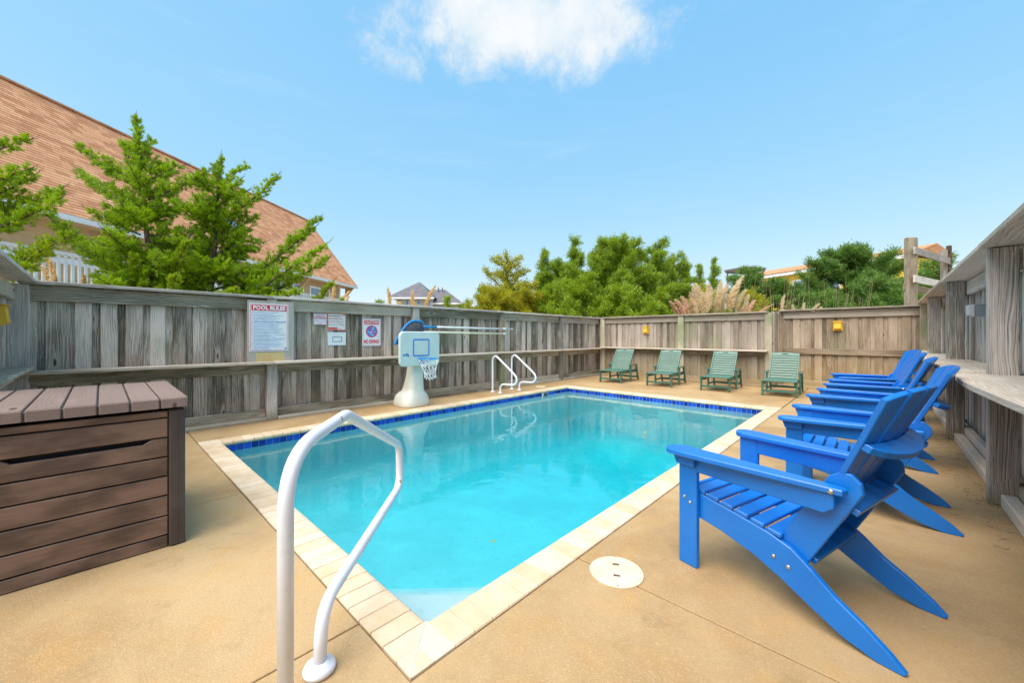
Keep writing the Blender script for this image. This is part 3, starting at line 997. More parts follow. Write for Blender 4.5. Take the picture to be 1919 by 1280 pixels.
# ---- far right section, set back, golden lower boards
gb = Vector((-0.6, 11.5, 0))
gf = thing('wooden_fence', 'tan board fence section with yellow stains and no shelf, behind the blue chairs', 'fence', gb, group='weathered board fences round the pool')
shifted(gf, gb, lambda: fence_run(gf, 'X', 11.50, -1, -1.93, 0.95, 0.05, 1.84, M['wood_gold'], 0.205, 0.135, 0.14))
P(gf, gb, 'post', (-1.862, 11.30, 0.915), 'Z', 'X', 1.83, 0.46, 0.05, M['wood_far'])
P(gf, gb, 'top_rail', (-0.42, 11.476, 1.745), 'X', 'Y', 2.60, 0.16, 0.04, M['wood_far'])
P(gf, gb, 'mid_rail', (-0.42, 11.476, 0.88), 'X', 'Y', 2.60, 0.135, 0.04, M['wood_gold'])
P(gf, gb, 'bottom_rail', (-0.42, 11.476, 0.12), 'X', 'Y', 2.60, 0.15, 0.04, M['wood_gold'])
P(gf, gb, 'kick_board', (-0.42, 11.43, 0.03), 'X', 'Y', 2.60, 0.055, 0.08, M['wood_gold'])
P(gf, gb, 'cap', (-0.42, 11.45, 1.86), 'X', 'Z', 2.75, 0.19, 0.036, M['wood_far'])

# ---- right fence behind the blue chairs
xb = Vector((0.75, 5, 0))
rg = thing('wooden_fence', 'tall silver grey board fence with deep shelf right behind the blue chairs', 'fence', xb, group='weathered board fences round the pool')
shifted(rg, xb, lambda: fence_run(rg, 'Y', 0.80, -1, -1.2, 11.4, 0.05, 1.88, M['wood_right'], 0.205, 0.13, 0.14, t=0.024))
RP = [-0.4, 2.05, 4.55, 7.02, 9.55, 11.30]
for y in RP:
    P(rg, xb, 'post', (0.652, y, 0.945), 'Z', 'X', 1.89, 0.10, 0.145, M['wood_right'] if y != RP[-1] else M['wood_post'], ch=0.006)
for i in range(len(RP) - 1):
    a0, a1 = RP[i] + 0.056, RP[i + 1] - 0.056
    c, L = (a0 + a1) / 2, a1 - a0
    P(rg, xb, 'top_rail', (0.755, c, 1.80), 'Y', 'X', L, 0.15, 0.04, M['wood_right'])
    P(rg, xb, 'mid_rail', (0.755, c, 0.84), 'Y', 'X', L, 0.12, 0.04, M['wood_right'])
    P(rg, xb, 'bottom_rail', (0.745, c, 0.13), 'Y', 'X', L, 0.085, 0.06, M['wood_shelf'], ch=0.008)
    P(rg, xb, 'kick_board', (0.675, c, 0.048), 'Y', 'X', L, 0.09, 0.08, M['wood_shelf'], ch=0.008)
    P(rg, xb, 'cap', (0.68, (RP[i] + RP[i + 1]) / 2, 1.912 + 0.002 * (i % 2)), 'Y', 'Z', RP[i + 1] - RP[i] - 0.006, 0.29, 0.036, M['wood_shelf'], ch=0.005)
    for zz in (1.72, 1.67, 1.08, 1.03):
        if i > 0:
            bm = bmesh.new()
            bm_tube(bm, [(0.60, 0, 0), (0.60, 0.045, 0)], 0.006, 6)
            o = meshobj('bolt', bm, M['copper'], rg)
            o.location = Vector((0, RP[i] + 0.05, zz)) - xb


def shelf_slab(y0, y1, xf, z, wav):
    bm = bmesh.new()
    n = 10
    front = []
    for k in range(n + 1):
        t = k / n
        front.append((xf + 0.02 * math.sin(t * 5 + wav) + 0.035 * (abs(2 * t - 1) ** 3), y0 + (y1 - y0) * t))
    pts = front + [(0.778, y1), (0.778, y0)]
    prism_xy(bm, pts, -0.021, 0.021, 0.006)
    # grain along the board: turn the mesh so that local Z runs along the shelf
    for v in bm.verts:
        v.co = Vector((v.co.x, -v.co.z, v.co.y))
    o = meshobj('shelf', bm, M['wood_shelf'], rg)
    o.rotation_euler = (math.pi / 2, 0, 0)
    o.matrix_local = Matrix.Translation(Vector((0, 0, z)) - xb) @ Matrix(((1, 0, 0), (0, 0, 1), (0, -1, 0))).to_4x4()
    return o


shelf_slab(-0.35, 2.08, 0.36, 0.935, 0.3)
shelf_slab(2.09, 4.60, 0.40, 0.935, 1.0)
shelf_slab(4.61, 7.05, 0.40, 0.945, 2.2)
shelf_slab(7.06, 9.55, 0.41, 0.93, 3.1)
shelf_slab(9.56, 11.28, 0.42, 0.935, 0.7)

# ---- old timber frame standing behind the far right corner
tb = at(1707, 600, 9.0)
tf = thing('timber_frame', 'old grey timber post frame rising behind the far right fence corner', 'timber frame', (tb.x, tb.y, 0))
tbv = Vector((tb.x, tb.y, 0))
q = at(1769, 600, 10.2)
qv = Vector((q.x, q.y, 0))
ldir = (qv - tbv).normalized()
nrm = Vector((-ldir.y, ldir.x, 0))
P(tf, tbv, 'post', (tb.x, tb.y, 1.76), 'Z', -FW, 3.52, 0.235, 0.10, M['wood_post'], ch=0.006)
P(tf, tbv, 'post', (q.x, q.y, 1.75), 'Z', -FW, 3.5, 0.10, 0.10, M['wood_right'], ch=0.006)
P(tf, tbv, 'post', (q.x + 0.09, q.y + 0.05, 1.78), 'Z', -FW, 3.66, 0.07, 0.09, M['bark'], ch=0.006)
mid = (tbv + qv) / 2
Lb = (qv - tbv).length + 0.25
for z, off in ((3.20, -0.085), (2.55, -0.085), (2.38, 0.085)):
    P(tf, tbv, 'rail', (mid.x + nrm.x * off, mid.y + nrm.y * off, z), ldir, nrm, Lb, 0.165, 0.04, M['wood_right'] if z > 2.5 else M['wood_gold'])

# ================================================================== STORAGE BOX
bb = Vector((-3.55, -0.38, 0))
dbx = thing('deck_box', 'large brown resin storage box with plank lid on the near left deck', 'storage box', bb)
BX, BY0, BY1 = -3.04, -1.10, 0.345
zl = [0.805, 0.761, 0.644, 0.531, 0.418, 0.304, 0.185, 0.072, 0.0]


def box_part(name, bm, mat, smooth=False):
    bmesh.ops.translate(bm, verts=bm.verts, vec=-bb)
    return meshobj(name, bm, mat, dbx, smooth)


def along_y(bm, o_name, mat):
    """boards lie along Y: store with local Z along the grain"""
    bmesh.ops.translate(bm, verts=bm.verts, vec=-bb)
    for v in bm.verts:
        v.co = Vector((v.co.x, -v.co.z, v.co.y))
    o = meshobj(o_name, bm, mat, dbx)
    o.matrix_local = Matrix(((1, 0, 0), (0, 0, 1), (0, -1, 0))).to_4x4()
    return o


for i in range(8):
    z1, z0 = zl[i] - 0.004, zl[i + 1] + 0.004
    bm = bmesh.new()
    y0, y1 = BY0 + 0.06, BY1 - 0.075
    if i == 2:
        na, nb = -0.30, 0.165
        pts = [(y0, z0), (y1, z0), (y1, z1), (nb + 0.035, z1), (nb, z1 - 0.022), (na, z1 - 0.022), (na - 0.03, z1), (y0, z1)]
    else:
        pts = [(y0, z0), (y1, z0), (y1, z1), (y0, z1)]
    bm_prism(bm, pts, lambda y, z: Vector((BX - 0.03, y, z)), lambda y, z: Vector((BX, y, z)), 0.0035)
    along_y(bm, 'panel_board', M['resin'])
    # back face boards
    bm = bmesh.new()
    bm_box(bm, (BX - 1.02, (y0 + y1) / 2, (z0 + z1) / 2), (0.03, y1 - y0, z1 - z0), None, 0.003)
    along_y(bm, 'panel_board', M['resin'])
    for yy in (BY1 - 0.018, BY0 + 0.018):
        bm = bmesh.new()
        bm_box(bm, (BX - 0.525, yy, (z0 + z1) / 2), (0.92, 0.03, z1 - z0), None, 0.003)
        box_part('panel_board', bm, M['resin_dark'])
bm = bmesh.new()
bm_box(bm, (BX - 0.52, (BY0 + BY1) / 2, 0.40), (0.96, BY1 - BY0 - 0.08, 0.79))
box_part('dark_backing', bm, M['black'])  # near-black backing: shade of board gaps and handle notch put into its colour
for sx, sy in ((0, 0), (0, 1), (1, 0), (1, 1)):
    x = BX - 0.035 if sx == 0 else BX - 1.02
    y = BY1 - 0.034 if sy else BY0 + 0.034
    bm = bmesh.new()
    bm_box(bm, (x + 0.004, y, 0.405), (0.085, 0.074, 0.81), None, 0.007)
    bm_box(bm, (x + 0.042, y - (0.012 if sy else -0.012), 0.405), (0.014, 0.040, 0.80), None, 0.005)
    box_part('corner_post', bm, M['resin_dark'])
pitch = 0.1235
y = BY1 + 0.012
k = 0
while y > BY0 - 0.05:
    w = pitch - 0.008 if k else 0.118
    bm = bmesh.new()
    # lid plank, running front to back with a turned-down front lip
    prof = [(BX + 0.034, 0.822), (BX + 0.030, 0.872), (BX + 0.022, 0.880), (BX - 1.05, 0.886), (BX - 1.06, 0.83)]
    bm_prism(bm, prof, lambda x, z: Vector((x, y - w, z)), lambda x, z: Vector((x, y, z)), 0.004)
    bmesh.ops.translate(bm, verts=bm.verts, vec=-bb)
    for v in bm.verts:
        v.co = Vector((v.co.y, -v.co.z, -v.co.x))
    o = meshobj('lid_plank', bm, M['resin_lid'], dbx)
    o.matrix_local = Matrix(((0, 0, -1), (1, 0, 0), (0, -1, 0))).to_4x4()
    y -= pitch if k else 0.126
    k += 1
bm = bmesh.new()
bm_box(bm, (BX - 0.512, (BY0 + BY1) / 2, 0.845), (1.07, BY1 - BY0 + 0.01, 0.05), None, 0.004)
box_part('lid_base', bm, M['resin_dark'])

# ================================================================== RAILS
def grab_rail(base, label, pts, r, flange_pts, group=None, sub=5, raw=False):
    base = Vector(base)
    t = thing('hand_rail', label, 'hand rail', base, group=group)
    bm = bmesh.new()
    bm_tube(bm, [p - base for p in (pts if raw else catmull(pts, sub))], r, 20)
    meshobj('tube', bm, M['rail_paint'], t, True)
    for fp in flange_pts:
        bm = bmesh.new()
        bm_lathe(bm, [(r * 2.35, 0.004), (r * 2.42, 0.014), (r * 2.2, 0.026), (r * 1.3, 0.034), (r * 1.12, 0.038)], Vector(fp) - base, 28)
        o = meshobj('flange', bm, M['rail_paint'], t, True)
    return t


def RP_(s, z):
    """near rail lies in one upright plane over the deck's diagonal"""
    return Vector((-1.345 - s, 0.395 + s, z))


def fillet(pts, n=7):
    """pts: (point, radius) -> polyline with rounded corners"""
    out = [pts[0][0]]
    for i in range(1, len(pts) - 1):
        p, r = pts[i]
        a, b = pts[i - 1][0], pts[i + 1][0]
        u, v = (a - p).normalized(), (b - p).normalized()
        ang = u.angle(v)
        tl = min(r / math.tan(ang / 2), (a - p).length * .48, (b - p).length * .48)
        q0, q1 = p + u * tl, p + v * tl
        for k in range(n + 1):
            f = k / n
            out.append(q0 * (1 - f) ** 2 + p * 2 * f * (1 - f) + q1 * f ** 2)
    out.append(pts[-1][0])
    return out


nr = fillet([(RP_(0, 0.004), 0), (RP_(0, 0.868), .20), (RP_(.335, 0.900), .12), (RP_(.955, 0.520), .10), (RP_(.968, 0.248), .11), (RP_(.175, 0.222), .13), (RP_(.16, 0.004), 0)], 9)
grab_rail((-1.43, 0.48, 0), 'large white bent hand rail with rust chips at the near pool corner', nr, 0.0235,
          [nr[0] + Vector((0, 0, -.004)), nr[-1] + Vector((0, 0, -.004))], raw=True)


def far_rail(dy, label):
    # upright at the back, sloping arm, hooks back to a short front leg
    y = dy
    pts = [(-6.19, y, 0.004), (-6.19, y, 0.35), (-6.19, y, 0.66), (-6.17, y, 0.76), (-6.10, y, 0.80), (-6.03, y, 0.775), (-5.80, y + .0, 0.62), (-5.58, y, 0.47), (-5.49, y, 0.39),
           (-5.47, y, 0.31), (-5.52, y, 0.24), (-5.61, y, 0.215), (-5.80, y, 0.21), (-5.90, y, 0.19), (-5.945, y, 0.13), (-5.95, y, 0.004)]
    grab_rail((-6.1, y, 0), label, [Vector(p) for p in pts], 0.021, [(-6.19, y, 0), (-5.95, y, 0)], 'pool ladder hand rails on the far deck')


far_rail(5.92, 'white pool ladder hand rail nearer the basketball hoop, on the far deck')
far_rail(6.53, 'white pool ladder hand rail nearer the far fence corner, on the far deck')

# ================================================================== SKIMMER LIDS
def lid(c, label, r=0.137):
    t = thing('skimmer_lid', label, 'skimmer lid', (c[0], c[1], 0.0), 0.55, group='round skimmer lids in the deck')
    bm = bmesh.new()
    bm_lathe(bm, [(r, 0.001), (r, 0.006), (r - 0.006, 0.009), (r - 0.010, 0.007), (r - 0.013, 0.007), (r - 0.016, 0.011), (r - 0.045, 0.0125), (r - 0.05, 0.0115), (0.03, 0.0125), (0.002, 0.0125)], (0, 0, 0), 48)
    meshobj('cover', bm, M['cream_plastic'], t, False)
    for s in (-1, 1):
        bm = bmesh.new()
        bm_box(bm, (0, 0.05 * s, 0.0128), (0.034, 0.016, 0.0022), None, 0.0008)
        meshobj('finger_slot', bm, M['joint'], t)
    for s in (-1, 1):
        bm = bmesh.new()
        bm_lathe(bm, [(0.004, 0.009), (0.004, 0.0105), (0.001, 0.011)], (0, (r - 0.012) * s, 0), 8)
        meshobj('screw', bm, M['copper'], t)


lid((-1.005, 1.858), 'cream round skimmer lid beside the nearest blue chair')
lid((-6.02, 7.38), 'cream round skimmer lid on the far deck behind the ladder rails', 0.13)

# ================================================================== ADIRONDACK CHAIRS
BACK0, BACKV = Vector((-0.015, 0, 0.25)), Vector((-0.40, 0, 0.80)).normalized()
BACKN = Vector((BACKV.z, 0, -BACKV.x))            # front normal of the back


def bmap(u, v, w):
    """chair back: u across, v up the slats, w forward"""
    c = 0.50 * u * u * (v / 0.88)
    return BACK0 + BACKV * v + BACKN * (w + c) + Vector((0, u, 0))


def make_adirondack(loc, rz, label, group):
    t = thing('adirondack_chair', label, 'chair', loc, rz, group)
    mb = M['blue']
    for s in (-1, 1):
        bm = bmesh.new()
        prism_xz(bm, [(.455, .395), (.44, .405), (.20, .362), (.05, .332), (-.04, .300), (-.12, .240), (-.20, .170), (-.29, .112), (-.365, .055), (-.408, .012), (-.402, 0),
                      (-.325, 0), (-.22, .028), (-.11, .084), (.0, .145), (.12, .20), (.28, .245), (.455, .275)], s * .262, s * .291, 0.004)
        meshobj('side_rail', bm, mb, t)
        bm = bmesh.new()
        bm_box(bm, (.44, s * .309, .30), (.105, .030, .60), None, .004)
        leg = meshobj('front_leg', bm, mb, t)
        bm = bmesh.new()
        for x, z in ((.425, .345), (.46, .365)):
            bm_lathe(bm, [(.009, 0.0), (.009, .003), (.004, .006)], (x, s * .3245, z), 10, 'Y') if s > 0 else bm_lathe(bm, [(.004, -.006), (.009, -.003), (.009, 0.0)], (x, s * .3245, z), 10, 'Y')
        meshobj('bolt', bm, M['steel'], leg)
        bm = bmesh.new()
        for x, z in ((-.03, .215), (.03, .235)):
            bm_lathe(bm, [(.009, 0.0), (.009, .003), (.004, .006)], (x, s * .2915, z), 10, 'Y') if s > 0 else bm_lathe(bm, [(.004, -.006), (.009, -.003), (.009, 0.0)], (x, s * .2915, z), 10, 'Y')
        meshobj('bolt', bm, M['steel'], t)
        # arm: broad rounded front, tapering to the rear
        bm = bmesh.new()
        arm = [(.528, .315), (.540, .345), (.533, .375), (.52, .395), (.50, .405), (.42, .405), (.30, .395), (.05, .365), (-.20, .335), (-.235, .330), (-.24, .285), (-.20, .275), (.30, .268), (.47, .268), (.505, .280)]
        prism_xy(bm, [(x, y * s) for x, y in arm], .603, .630, .005)
        ao = meshobj('arm', bm, mb, t)
        bm = bmesh.new()
        prism_xz(bm, [(.40, .515), (.40, .602), (-.205, .602), (-.205, .545), (-.17, .515)], s * .297, s * .322, .003)
        meshobj('arm_rail', bm, mb, t)
        bm = bmesh.new()
        prism_xz(bm, [(.515, .602), (.495, .545), (.388, .545), (.388, .602)], s * .326, s * .348, .003)
        meshobj('arm_bracket', bm, mb, t)
        bm = bmesh.new()
        (bm_lathe(bm, [(.010, 0.0), (.010, .004), (.004, .007)], (-.20, s * .3365, .617), 10, 'Y') if s > 0 else bm_lathe(bm, [(.004, -.007), (.010, -.004), (.010, 0.0)], (-.20, s * .3365, .617), 10, 'Y'))
        meshobj('bolt', bm, M['steel'], ao)
        # rear side panel leaning with the back
        bm = bmesh.new()
        prism_xz(bm, [(.035, .305), (-.005, .215), (-.060, .190), (-.278, .61), (-.272, .650), (-.240, .682), (-.205, .682), (-.165, .655)], s * .234, s * .259, .004)
        meshobj('side_panel', bm, mb, t)
    # seat slats
    top = [(.462, .398), (.395, .3975), (.322, .3845), (.249, .3705), (.176, .357), (.103, .343), (.030, .327)]
    for i, (x, z) in enumerate(top):
        sl = 0.0 if i == 0 else math.atan2(.0135, .073)
        bm = bmesh.new()
        if i == 0:
            bm_box(bm, (x, 0, z - .018), (.024, .56, .07), Matrix.Rotation(0, 3, 'Y'), .006)
        else:
            bm_box(bm, (x, 0, z + .012), (.061, .578, .021), Matrix.Rotation(-sl, 3, 'Y'), .004)
        meshobj('seat_slat', bm, mb, t)
    # fan of five back slats
    tops = [(0, .885), (1, .868), (2, .805)]
    for i in (-2, -1, 0, 1, 2):
        b0, b1 = (i - .5) * .089 + .006, (i + .5) * .089 - .006
        t0, t1 = (i - .5) * .120 + .009, (i + .5) * .120 - .009

        def topv(u):
            return .885 - .62 * u * u * (1 + 2.5 * u * u)
        pts = []
        for k in range(5):
            f = k / 4
            pts.append((t0 + (t1 - t0) * f, topv(t0 + (t1 - t0) * f)))
        pts = pts[::-1]
        left = [(b0 + (t0 - b0) * f, topv(t0) * f) for f in (0, .25, .5, .75)]
        right = [(b1 + (t1 - b1) * f, topv(t1) * f) for f in (.75, .5, .25, 0)]
        bm = bmesh.new()
        bm_prism(bm, left + pts[::-1] + right, lambda u, v: bmap(u, v, .010), lambda u, v: bmap(u, v, -.012), .003)
        meshobj('back_slat', bm, mb, t)
    # crescent brace behind the slats
    us = [-.268 + .536 * k / 14 for k in range(15)]
    pts = [(u, .50 * u * u * .69 - .013) for u in us] + [(u, .50 * u * u * .69 - .028 - .066 * math.sqrt(max(0, 1 - (u / .272) ** 2))) for u in us[::-1]]
    bm = bmesh.new()
    bm_prism(bm, pts, lambda u, w: BACK0 + BACKV * .60 + BACKN * w + Vector((0, u, 0)), lambda u, w: BACK0 + BACKV * .63 + BACKN * w + Vector((0, u, 0)), .003)
    meshobj('back_brace', bm, mb, t)
    for (v, d0, d1) in ((.335, -.018, -.095), (.035, -.018, -.085)):
        bm = bmesh.new()
        bm_prism(bm, [(-.232, d0), (.232, d0), (.232, d1), (-.232, d1)], lambda u, w: BACK0 + BACKV * v + BACKN * w + Vector((0, u, 0)),
                 lambda u, w: BACK0 + BACKV * (v + .028) + BACKN * w + Vector((0, u, 0)), .003)
        meshobj('cross_rail', bm, mb, t)
    # raised teeth where the slats meet the rail
    return t


GRP = 'blue adirondack chairs in a row along the right fence'
c1 = make_adirondack((-0.25, 2.385, 0), math.pi - R(15.0), 'nearest blue adirondack chair, seen whole from its side beside the skimmer lid', GRP)
c2 = copy_tree(c1, (-0.035, 3.93, 0), math.pi + R(0.5))
c3 = copy_tree(c1, (-0.02, 5.45, 0), math.pi - R(2.0))
c4 = copy_tree(c1, (-0.01, 6.82, 0), math.pi + R(1.5))
c5 = copy_tree(c1, (0.0, 8.05, 0), math.pi + R(12))
for o, l in ((c2, 'second blue adirondack chair from the camera, its back top overlapping the fence shelf'),
             (c3, 'blue adirondack chair in the middle of the row of five'),
             (c4, 'fourth blue adirondack chair from the camera, mostly hidden by the middle one'),
             (c5, 'farthest blue adirondack chair, turned a little to show the front of its back')):
    tag(o, l)

# ================================================================== GREEN LOUNGERS
def make_lounger(loc, rz, label, group):
    t = thing('sun_lounger', label, 'sun lounger', loc, rz, group)
    mg = M['green']
    for s in (-1, 1):
        y = s * .292
        bm = bmesh.new()
        bm_box(bm, (.60, y, .15), (.060, .034, .30), None, .004)
        meshobj('leg', bm, mg, t)
        bm = bmesh.new()
        bm_box(bm, (-.03, s * .300, .219), (.060, .034, .438), None, .004)
        meshobj('leg', bm, mg, t)
        bm = bmesh.new()
        prism_xz(bm, [(-.64, 0), (-.575, 0), (-.40, .43), (-.465, .43)], s * .283, s * .317, .004)
        meshobj('leg', bm, mg, t)
        bm = bmesh.new()
        bm_box(bm, (.035, s * .262, .27), (1.22, .026, .075), None, .004)
        meshobj('side_rail', bm, mg, t)
        bm = bmesh.new()
        prism_xy(bm, [(.03, s * .262), (.03, s * .345), (-.02, s * .352), (-.44, s * .335), (-.46, s * .27)], .440, .462, .004)
        meshobj('arm', bm, mg, t)
        bm = bmesh.new()
        bm_prism(bm, [(-.02, 0), (.03, 0), (.03, .70), (-.02, .70)], lambda x, v: Vector((.02 - v * .62 + x * .8, s * .238, .300 + v * .79 + x * .6)),
                 lambda x, v: Vector((.02 - v * .62 + x * .8, s * .262, .300 + v * .79 + x * .6)), .003)
        meshobj('back_stile', bm, mg, t)
    for k in range(9):
        bm = bmesh.new()
        bm_box(bm, (.655 - k * .073, 0, .318), (.066, .575 if k not in (0,) else .60, .020), None, .004)
        meshobj('seat_slat', bm, mg, t)
    bv = Vector((-.62, 0, .79)).normalized()
    bnn = Vector((bv.z, 0, -bv.x))
    b0 = Vector((.02, 0, .315))
    for k in range(9):
        v0, v1 = .015 + k * .0665, .015 + k * .0665 + .051
        bm = bmesh.new()
        bm_prism(bm, [(-.236, v0), (.236, v0), (.236, v1), (-.236, v1)], lambda u, v: b0 + bv * v + bnn * .012 + Vector((0, u, 0)),
                 lambda u, v: b0 + bv * v - bnn * .008 + Vector((0, u, 0)), .003)
        meshobj('back_slat', bm, mg, t)
    # arched head board with a hand slot
    n = 20
    vb = .015 + 9 * .0665
    outer, inner = [], []
    for k in range(n):
        a = 2 * math.pi * k / n + math.pi / n
        ca, sa = math.cos(a), math.sin(a)
        sq = max(abs(ca), abs(sa) * 1.0)
        u = .236 * ca / sq
        v = sa / sq
        outer.append((u, vb + .034 + v * .036 + (.018 * (1 - (u / .236) ** 2) if v > .9 else 0)))
        e_ = (abs(ca) ** 4 + abs(sa) ** 4) ** .25
        inner.append((.062 * ca / e_, vb + .046 + .011 * sa / e_))
    bm = bmesh.new()
    rings = []
    for w in (.012, -.008):
        rings.append(([bm.verts.new(b0 + bv * v + bnn * w + Vector((0, u, 0))) for u, v in outer], [bm.verts.new(b0 + bv * v + bnn * w + Vector((0, u, 0))) for u, v in inner]))
    for k in range(n):
        q = (k + 1) % n
        bm.faces.new((rings[0][0][k], rings[0][0][q], rings[0][1][q], rings[0][1][k]))
        bm.faces.new((rings[1][0][k], rings[1][1][k], rings[1][1][q], rings[1][0][q]))
        bm.faces.new((rings[0][0][k], rings[1][0][k], rings[1][0][q], rings[0][0][q]))
        bm.faces.new((rings[0][1][k], rings[0][1][q], rings[1][1][q], rings[1][1][k]))
    meshobj('head_slat', bm, mg, t)
    for x, z in ((.60, .105), (-.57, .09), (-.36, .11)):
        bm = bmesh.new()
        bm_box(bm, (x, 0, z), (.026, .55, .045), None, .004)
        meshobj('stretcher', bm, mg, t)
    for s in (-1, 1):
        bm = bmesh.new()
        bm_box(bm, (-.30, s * .272, .105), (.52, .022, .04), None, .004)
        meshobj('stretcher', bm, mg, t)
    return t


GL = 'green slatted loungers lined up before the far fence'
l1 = make_lounger((-5.26, 9.91, 0), R(-90 + 5), 'green lounger nearest the left fence corner, leftmost of four', GL)
l2 = copy_tree(l1, (-4.00, 10.03, 0), R(-90 + 5))
l3 = copy_tree(l1, (-2.72, 10.08, 0), R(-90 + 2.5))
l4 = copy_tree(l1, (-1.53, 10.15, 0), R(-90 + 2.5))
tag(l2, 'green lounger second from the left, standing below the yellow light and a fence post')
tag(l3, 'green lounger second from the right, between a fence post and the dark fence gap')
tag(l4, 'green lounger nearest the blue chairs, rightmost of four')

# ================================================================== LIGHTS AND OUTLET
def yellow_light(p, rz, label):
    t = thing('wall_light', label, 'wall light', p, rz, 'yellow wall lights on the fences')
    bm = bmesh.new()
    bm_box(bm, (0, -.012, 0), (.17, .024, .22), None, .006)
    meshobj('back_plate', bm, M['yellow'], t)
    bm = bmesh.new()
    bm_prism(bm, [(-.09, -.024), (.085, -.024), (.10, -.075), (-.06, -.095), (-.085, -.05)], lambda z, y: Vector((-.062, y, z)), lambda z, y: Vector((.062, y, z)), .006)
    meshobj('hood', bm, M['yellow'], t)
    bm = bmesh.new()
    bm_box(bm, (0, -.05, .102), (.15, .10, .010), Matrix.Rotation(R(12), 3, 'X'), .003)
    meshobj('visor', bm, M['yellow'], t)


yellow_light((-5.03, 11.08, 1.415), 0, 'yellow box light on the far fence above the second lounger')
yellow_light((-0.70, 11.48, 1.47), 0, 'yellow box light on the tan fence section above the blue chairs')
yellow_light((-5.66, -0.655, 1.42), math.pi, 'yellow box light on the short return fence at the left edge')
ob = thing('outlet_box', 'grey weatherproof outlet box on the right fence boards', 'outlet box', (0.796, 6.27, 1.508), -math.pi / 2)
bm = bmesh.new()
bm_box(bm, (0, -.04, 0), (.115, .08, .125), None, .006)
meshobj('box', bm, M['grey_plastic'], ob)
bm = bmesh.new()
bm_prism(bm, [(-.066, -.081), (.066, -.081), (.056, -.135), (-.050, -.135)], lambda z, y: Vector((-.062, y, z)), lambda z, y: Vector((.062, y, z)), .008)
meshobj('cover', bm, M['grey_light'], ob)

# ================================================================== BASKETBALL HOOP
hb = Vector((-6.05, 3.84, 0))
ho = thing('basketball_hoop', 'white poolside basketball hoop with blue square and white net', 'basketball hoop', hb)


def sring(cx_, cy_, hx, hy, z, n=28, p=4.0):
    out = []
    for k in range(n):
        a = 2 * math.pi * k / n
        c, s = math.cos(a), math.sin(a)
        e_ = (abs(c) ** p + abs(s) ** p) ** (1 / p)
        out.append(Vector((cx_ + hx * c / e_, cy_ + hy * s / e_, z)))
    return out


# rings: back edge x0, front edge x1, half width, height (relative to hb)
rs = [(-.36, .20, .262, 0.0), (-.365, .205, .27, .02), (-.355, .20, .262, .08), (-.335, .19, .245, .15), (-.31, .175, .222, .20), (-.275, .165, .188, .235), (-.225, .160, .160, .262),
      (-.185, .155, .148, .32), (-.14, .152, .138, .42), (-.098, .150, .133, .52), (-.062, .150, .130, .64), (-.02, .150, .128, .80), (.02, .150, .126, 1.0), (.03, .150, .124, 1.22)]
bm = bmesh.new()
prev = None
first = None
for x0, x1, hy, z in rs:
    ring = [bm.verts.new(p) for p in sring((x0 + x1) / 2, 0, (x1 - x0) / 2, hy, z)]
    if prev:
        for k in range(len(ring)):
            bm.faces.new((prev[k], prev[(k + 1) % len(ring)], ring[(k + 1) % len(ring)], ring[k]))
    else:
        first = ring
    prev = ring
bm.faces.new(first[::-1])
bm.faces.new(prev)
meshobj('stand', bm, M['hoop_white'], ho, True)


def rrect(w, h, r, n=6):
    out = []
    for sx, sy, a0 in ((1, 1, 0), (-1, 1, 90), (-1, -1, 180), (1, -1, 270)):
        for k in range(n + 1):
            a = R(a0 + 90 * k / n)
            out.append((sx * (w - r) + r * math.cos(a), sy * (h - r) + r * math.sin(a)))
    return out


BZ = 1.02
bm = bmesh.new()
bm_prism(bm, rrect(.405, .30, .085), lambda y, z: Vector((.16, y, z + BZ)), lambda y, z: Vector((.215, y, z + BZ)), .012)
bo = meshobj('backboard', bm, M['hoop_board'], ho, False)
bm = bmesh.new()
bm_prism(bm, rrect(.395, .29, .08), lambda y, z: Vector((.214, y, z + BZ)), lambda y, z: Vector((.219, y, z + BZ)), .002)
meshobj('face_panel', bm, M['hoop_board'], bo)
bm = bmesh.new()
o1, i1 = rrect(.168, .152, .025, 3), rrect(.145, .129, .012, 3)
for k in range(len(o1)):
    q = (k + 1) % len(o1)
    f = [bm.verts.new((.221, y + .012, z + BZ + .02)) for y, z in (o1[k], o1[q], i1[q], i1[k])]
    b = [bm.verts.new((.2185, y + .012, z + BZ + .02)) for y, z in (o1[k], o1[q], i1[q], i1[k])]
    bm.faces.new(f)
    bm.faces.new((f[0], b[0], b[1], f[1]))
    bm.faces.new((f[2], b[2], b[3], f[3]))
meshobj('target_square', bm, M['azure'], bo)
# small wavy maker's mark low on the left of the board
bm = bmesh.new()
for k, (yy, zz, w, h, a) in enumerate(((-.285, -.125, .012, .040, 12), (-.27, -.125, .012, .032, -20), (-.255, -.118, .012, .03, 25), (-.238, -.115, .010, .05, -35), (-.225, -.10, .03, .010, 20),
                                       (-.222, -.125, .012, .040, 15), (-.205, -.112, .032, .010, -25), (-.20, -.13, .012, .036, -30), (-.185, -.125, .028, .010, 35), (-.188, -.145, .010, .03, 10))):
    bm_box(bm, (.2205, yy - .055, zz + BZ + .02), (.003, w, h), Matrix.Rotation(R(a), 3, 'X'))
meshobj('printed_mark', bm, M['azure'], bo)
RZ = 0.855
rim = thing('rim', None, None, (0, 0, 0))
bpy.data.objects.remove(rim)
bm = bmesh.new()
rc = Vector((.43, .012, RZ))
bm_tube(bm, [rc + Vector((.175 * math.cos(a), .175 * math.sin(a), 0)) for a in [2 * math.pi * k / 28 for k in range(29)]], .0085, 8, False)
bm_tube(bm, [Vector((.222, .012 - .05, RZ)), rc + Vector((-.10, -.14, 0))], .008, 6)
bm_tube(bm, [Vector((.222, .012 + .05, RZ)), rc + Vector((-.10, .14, 0))], .008, 6)
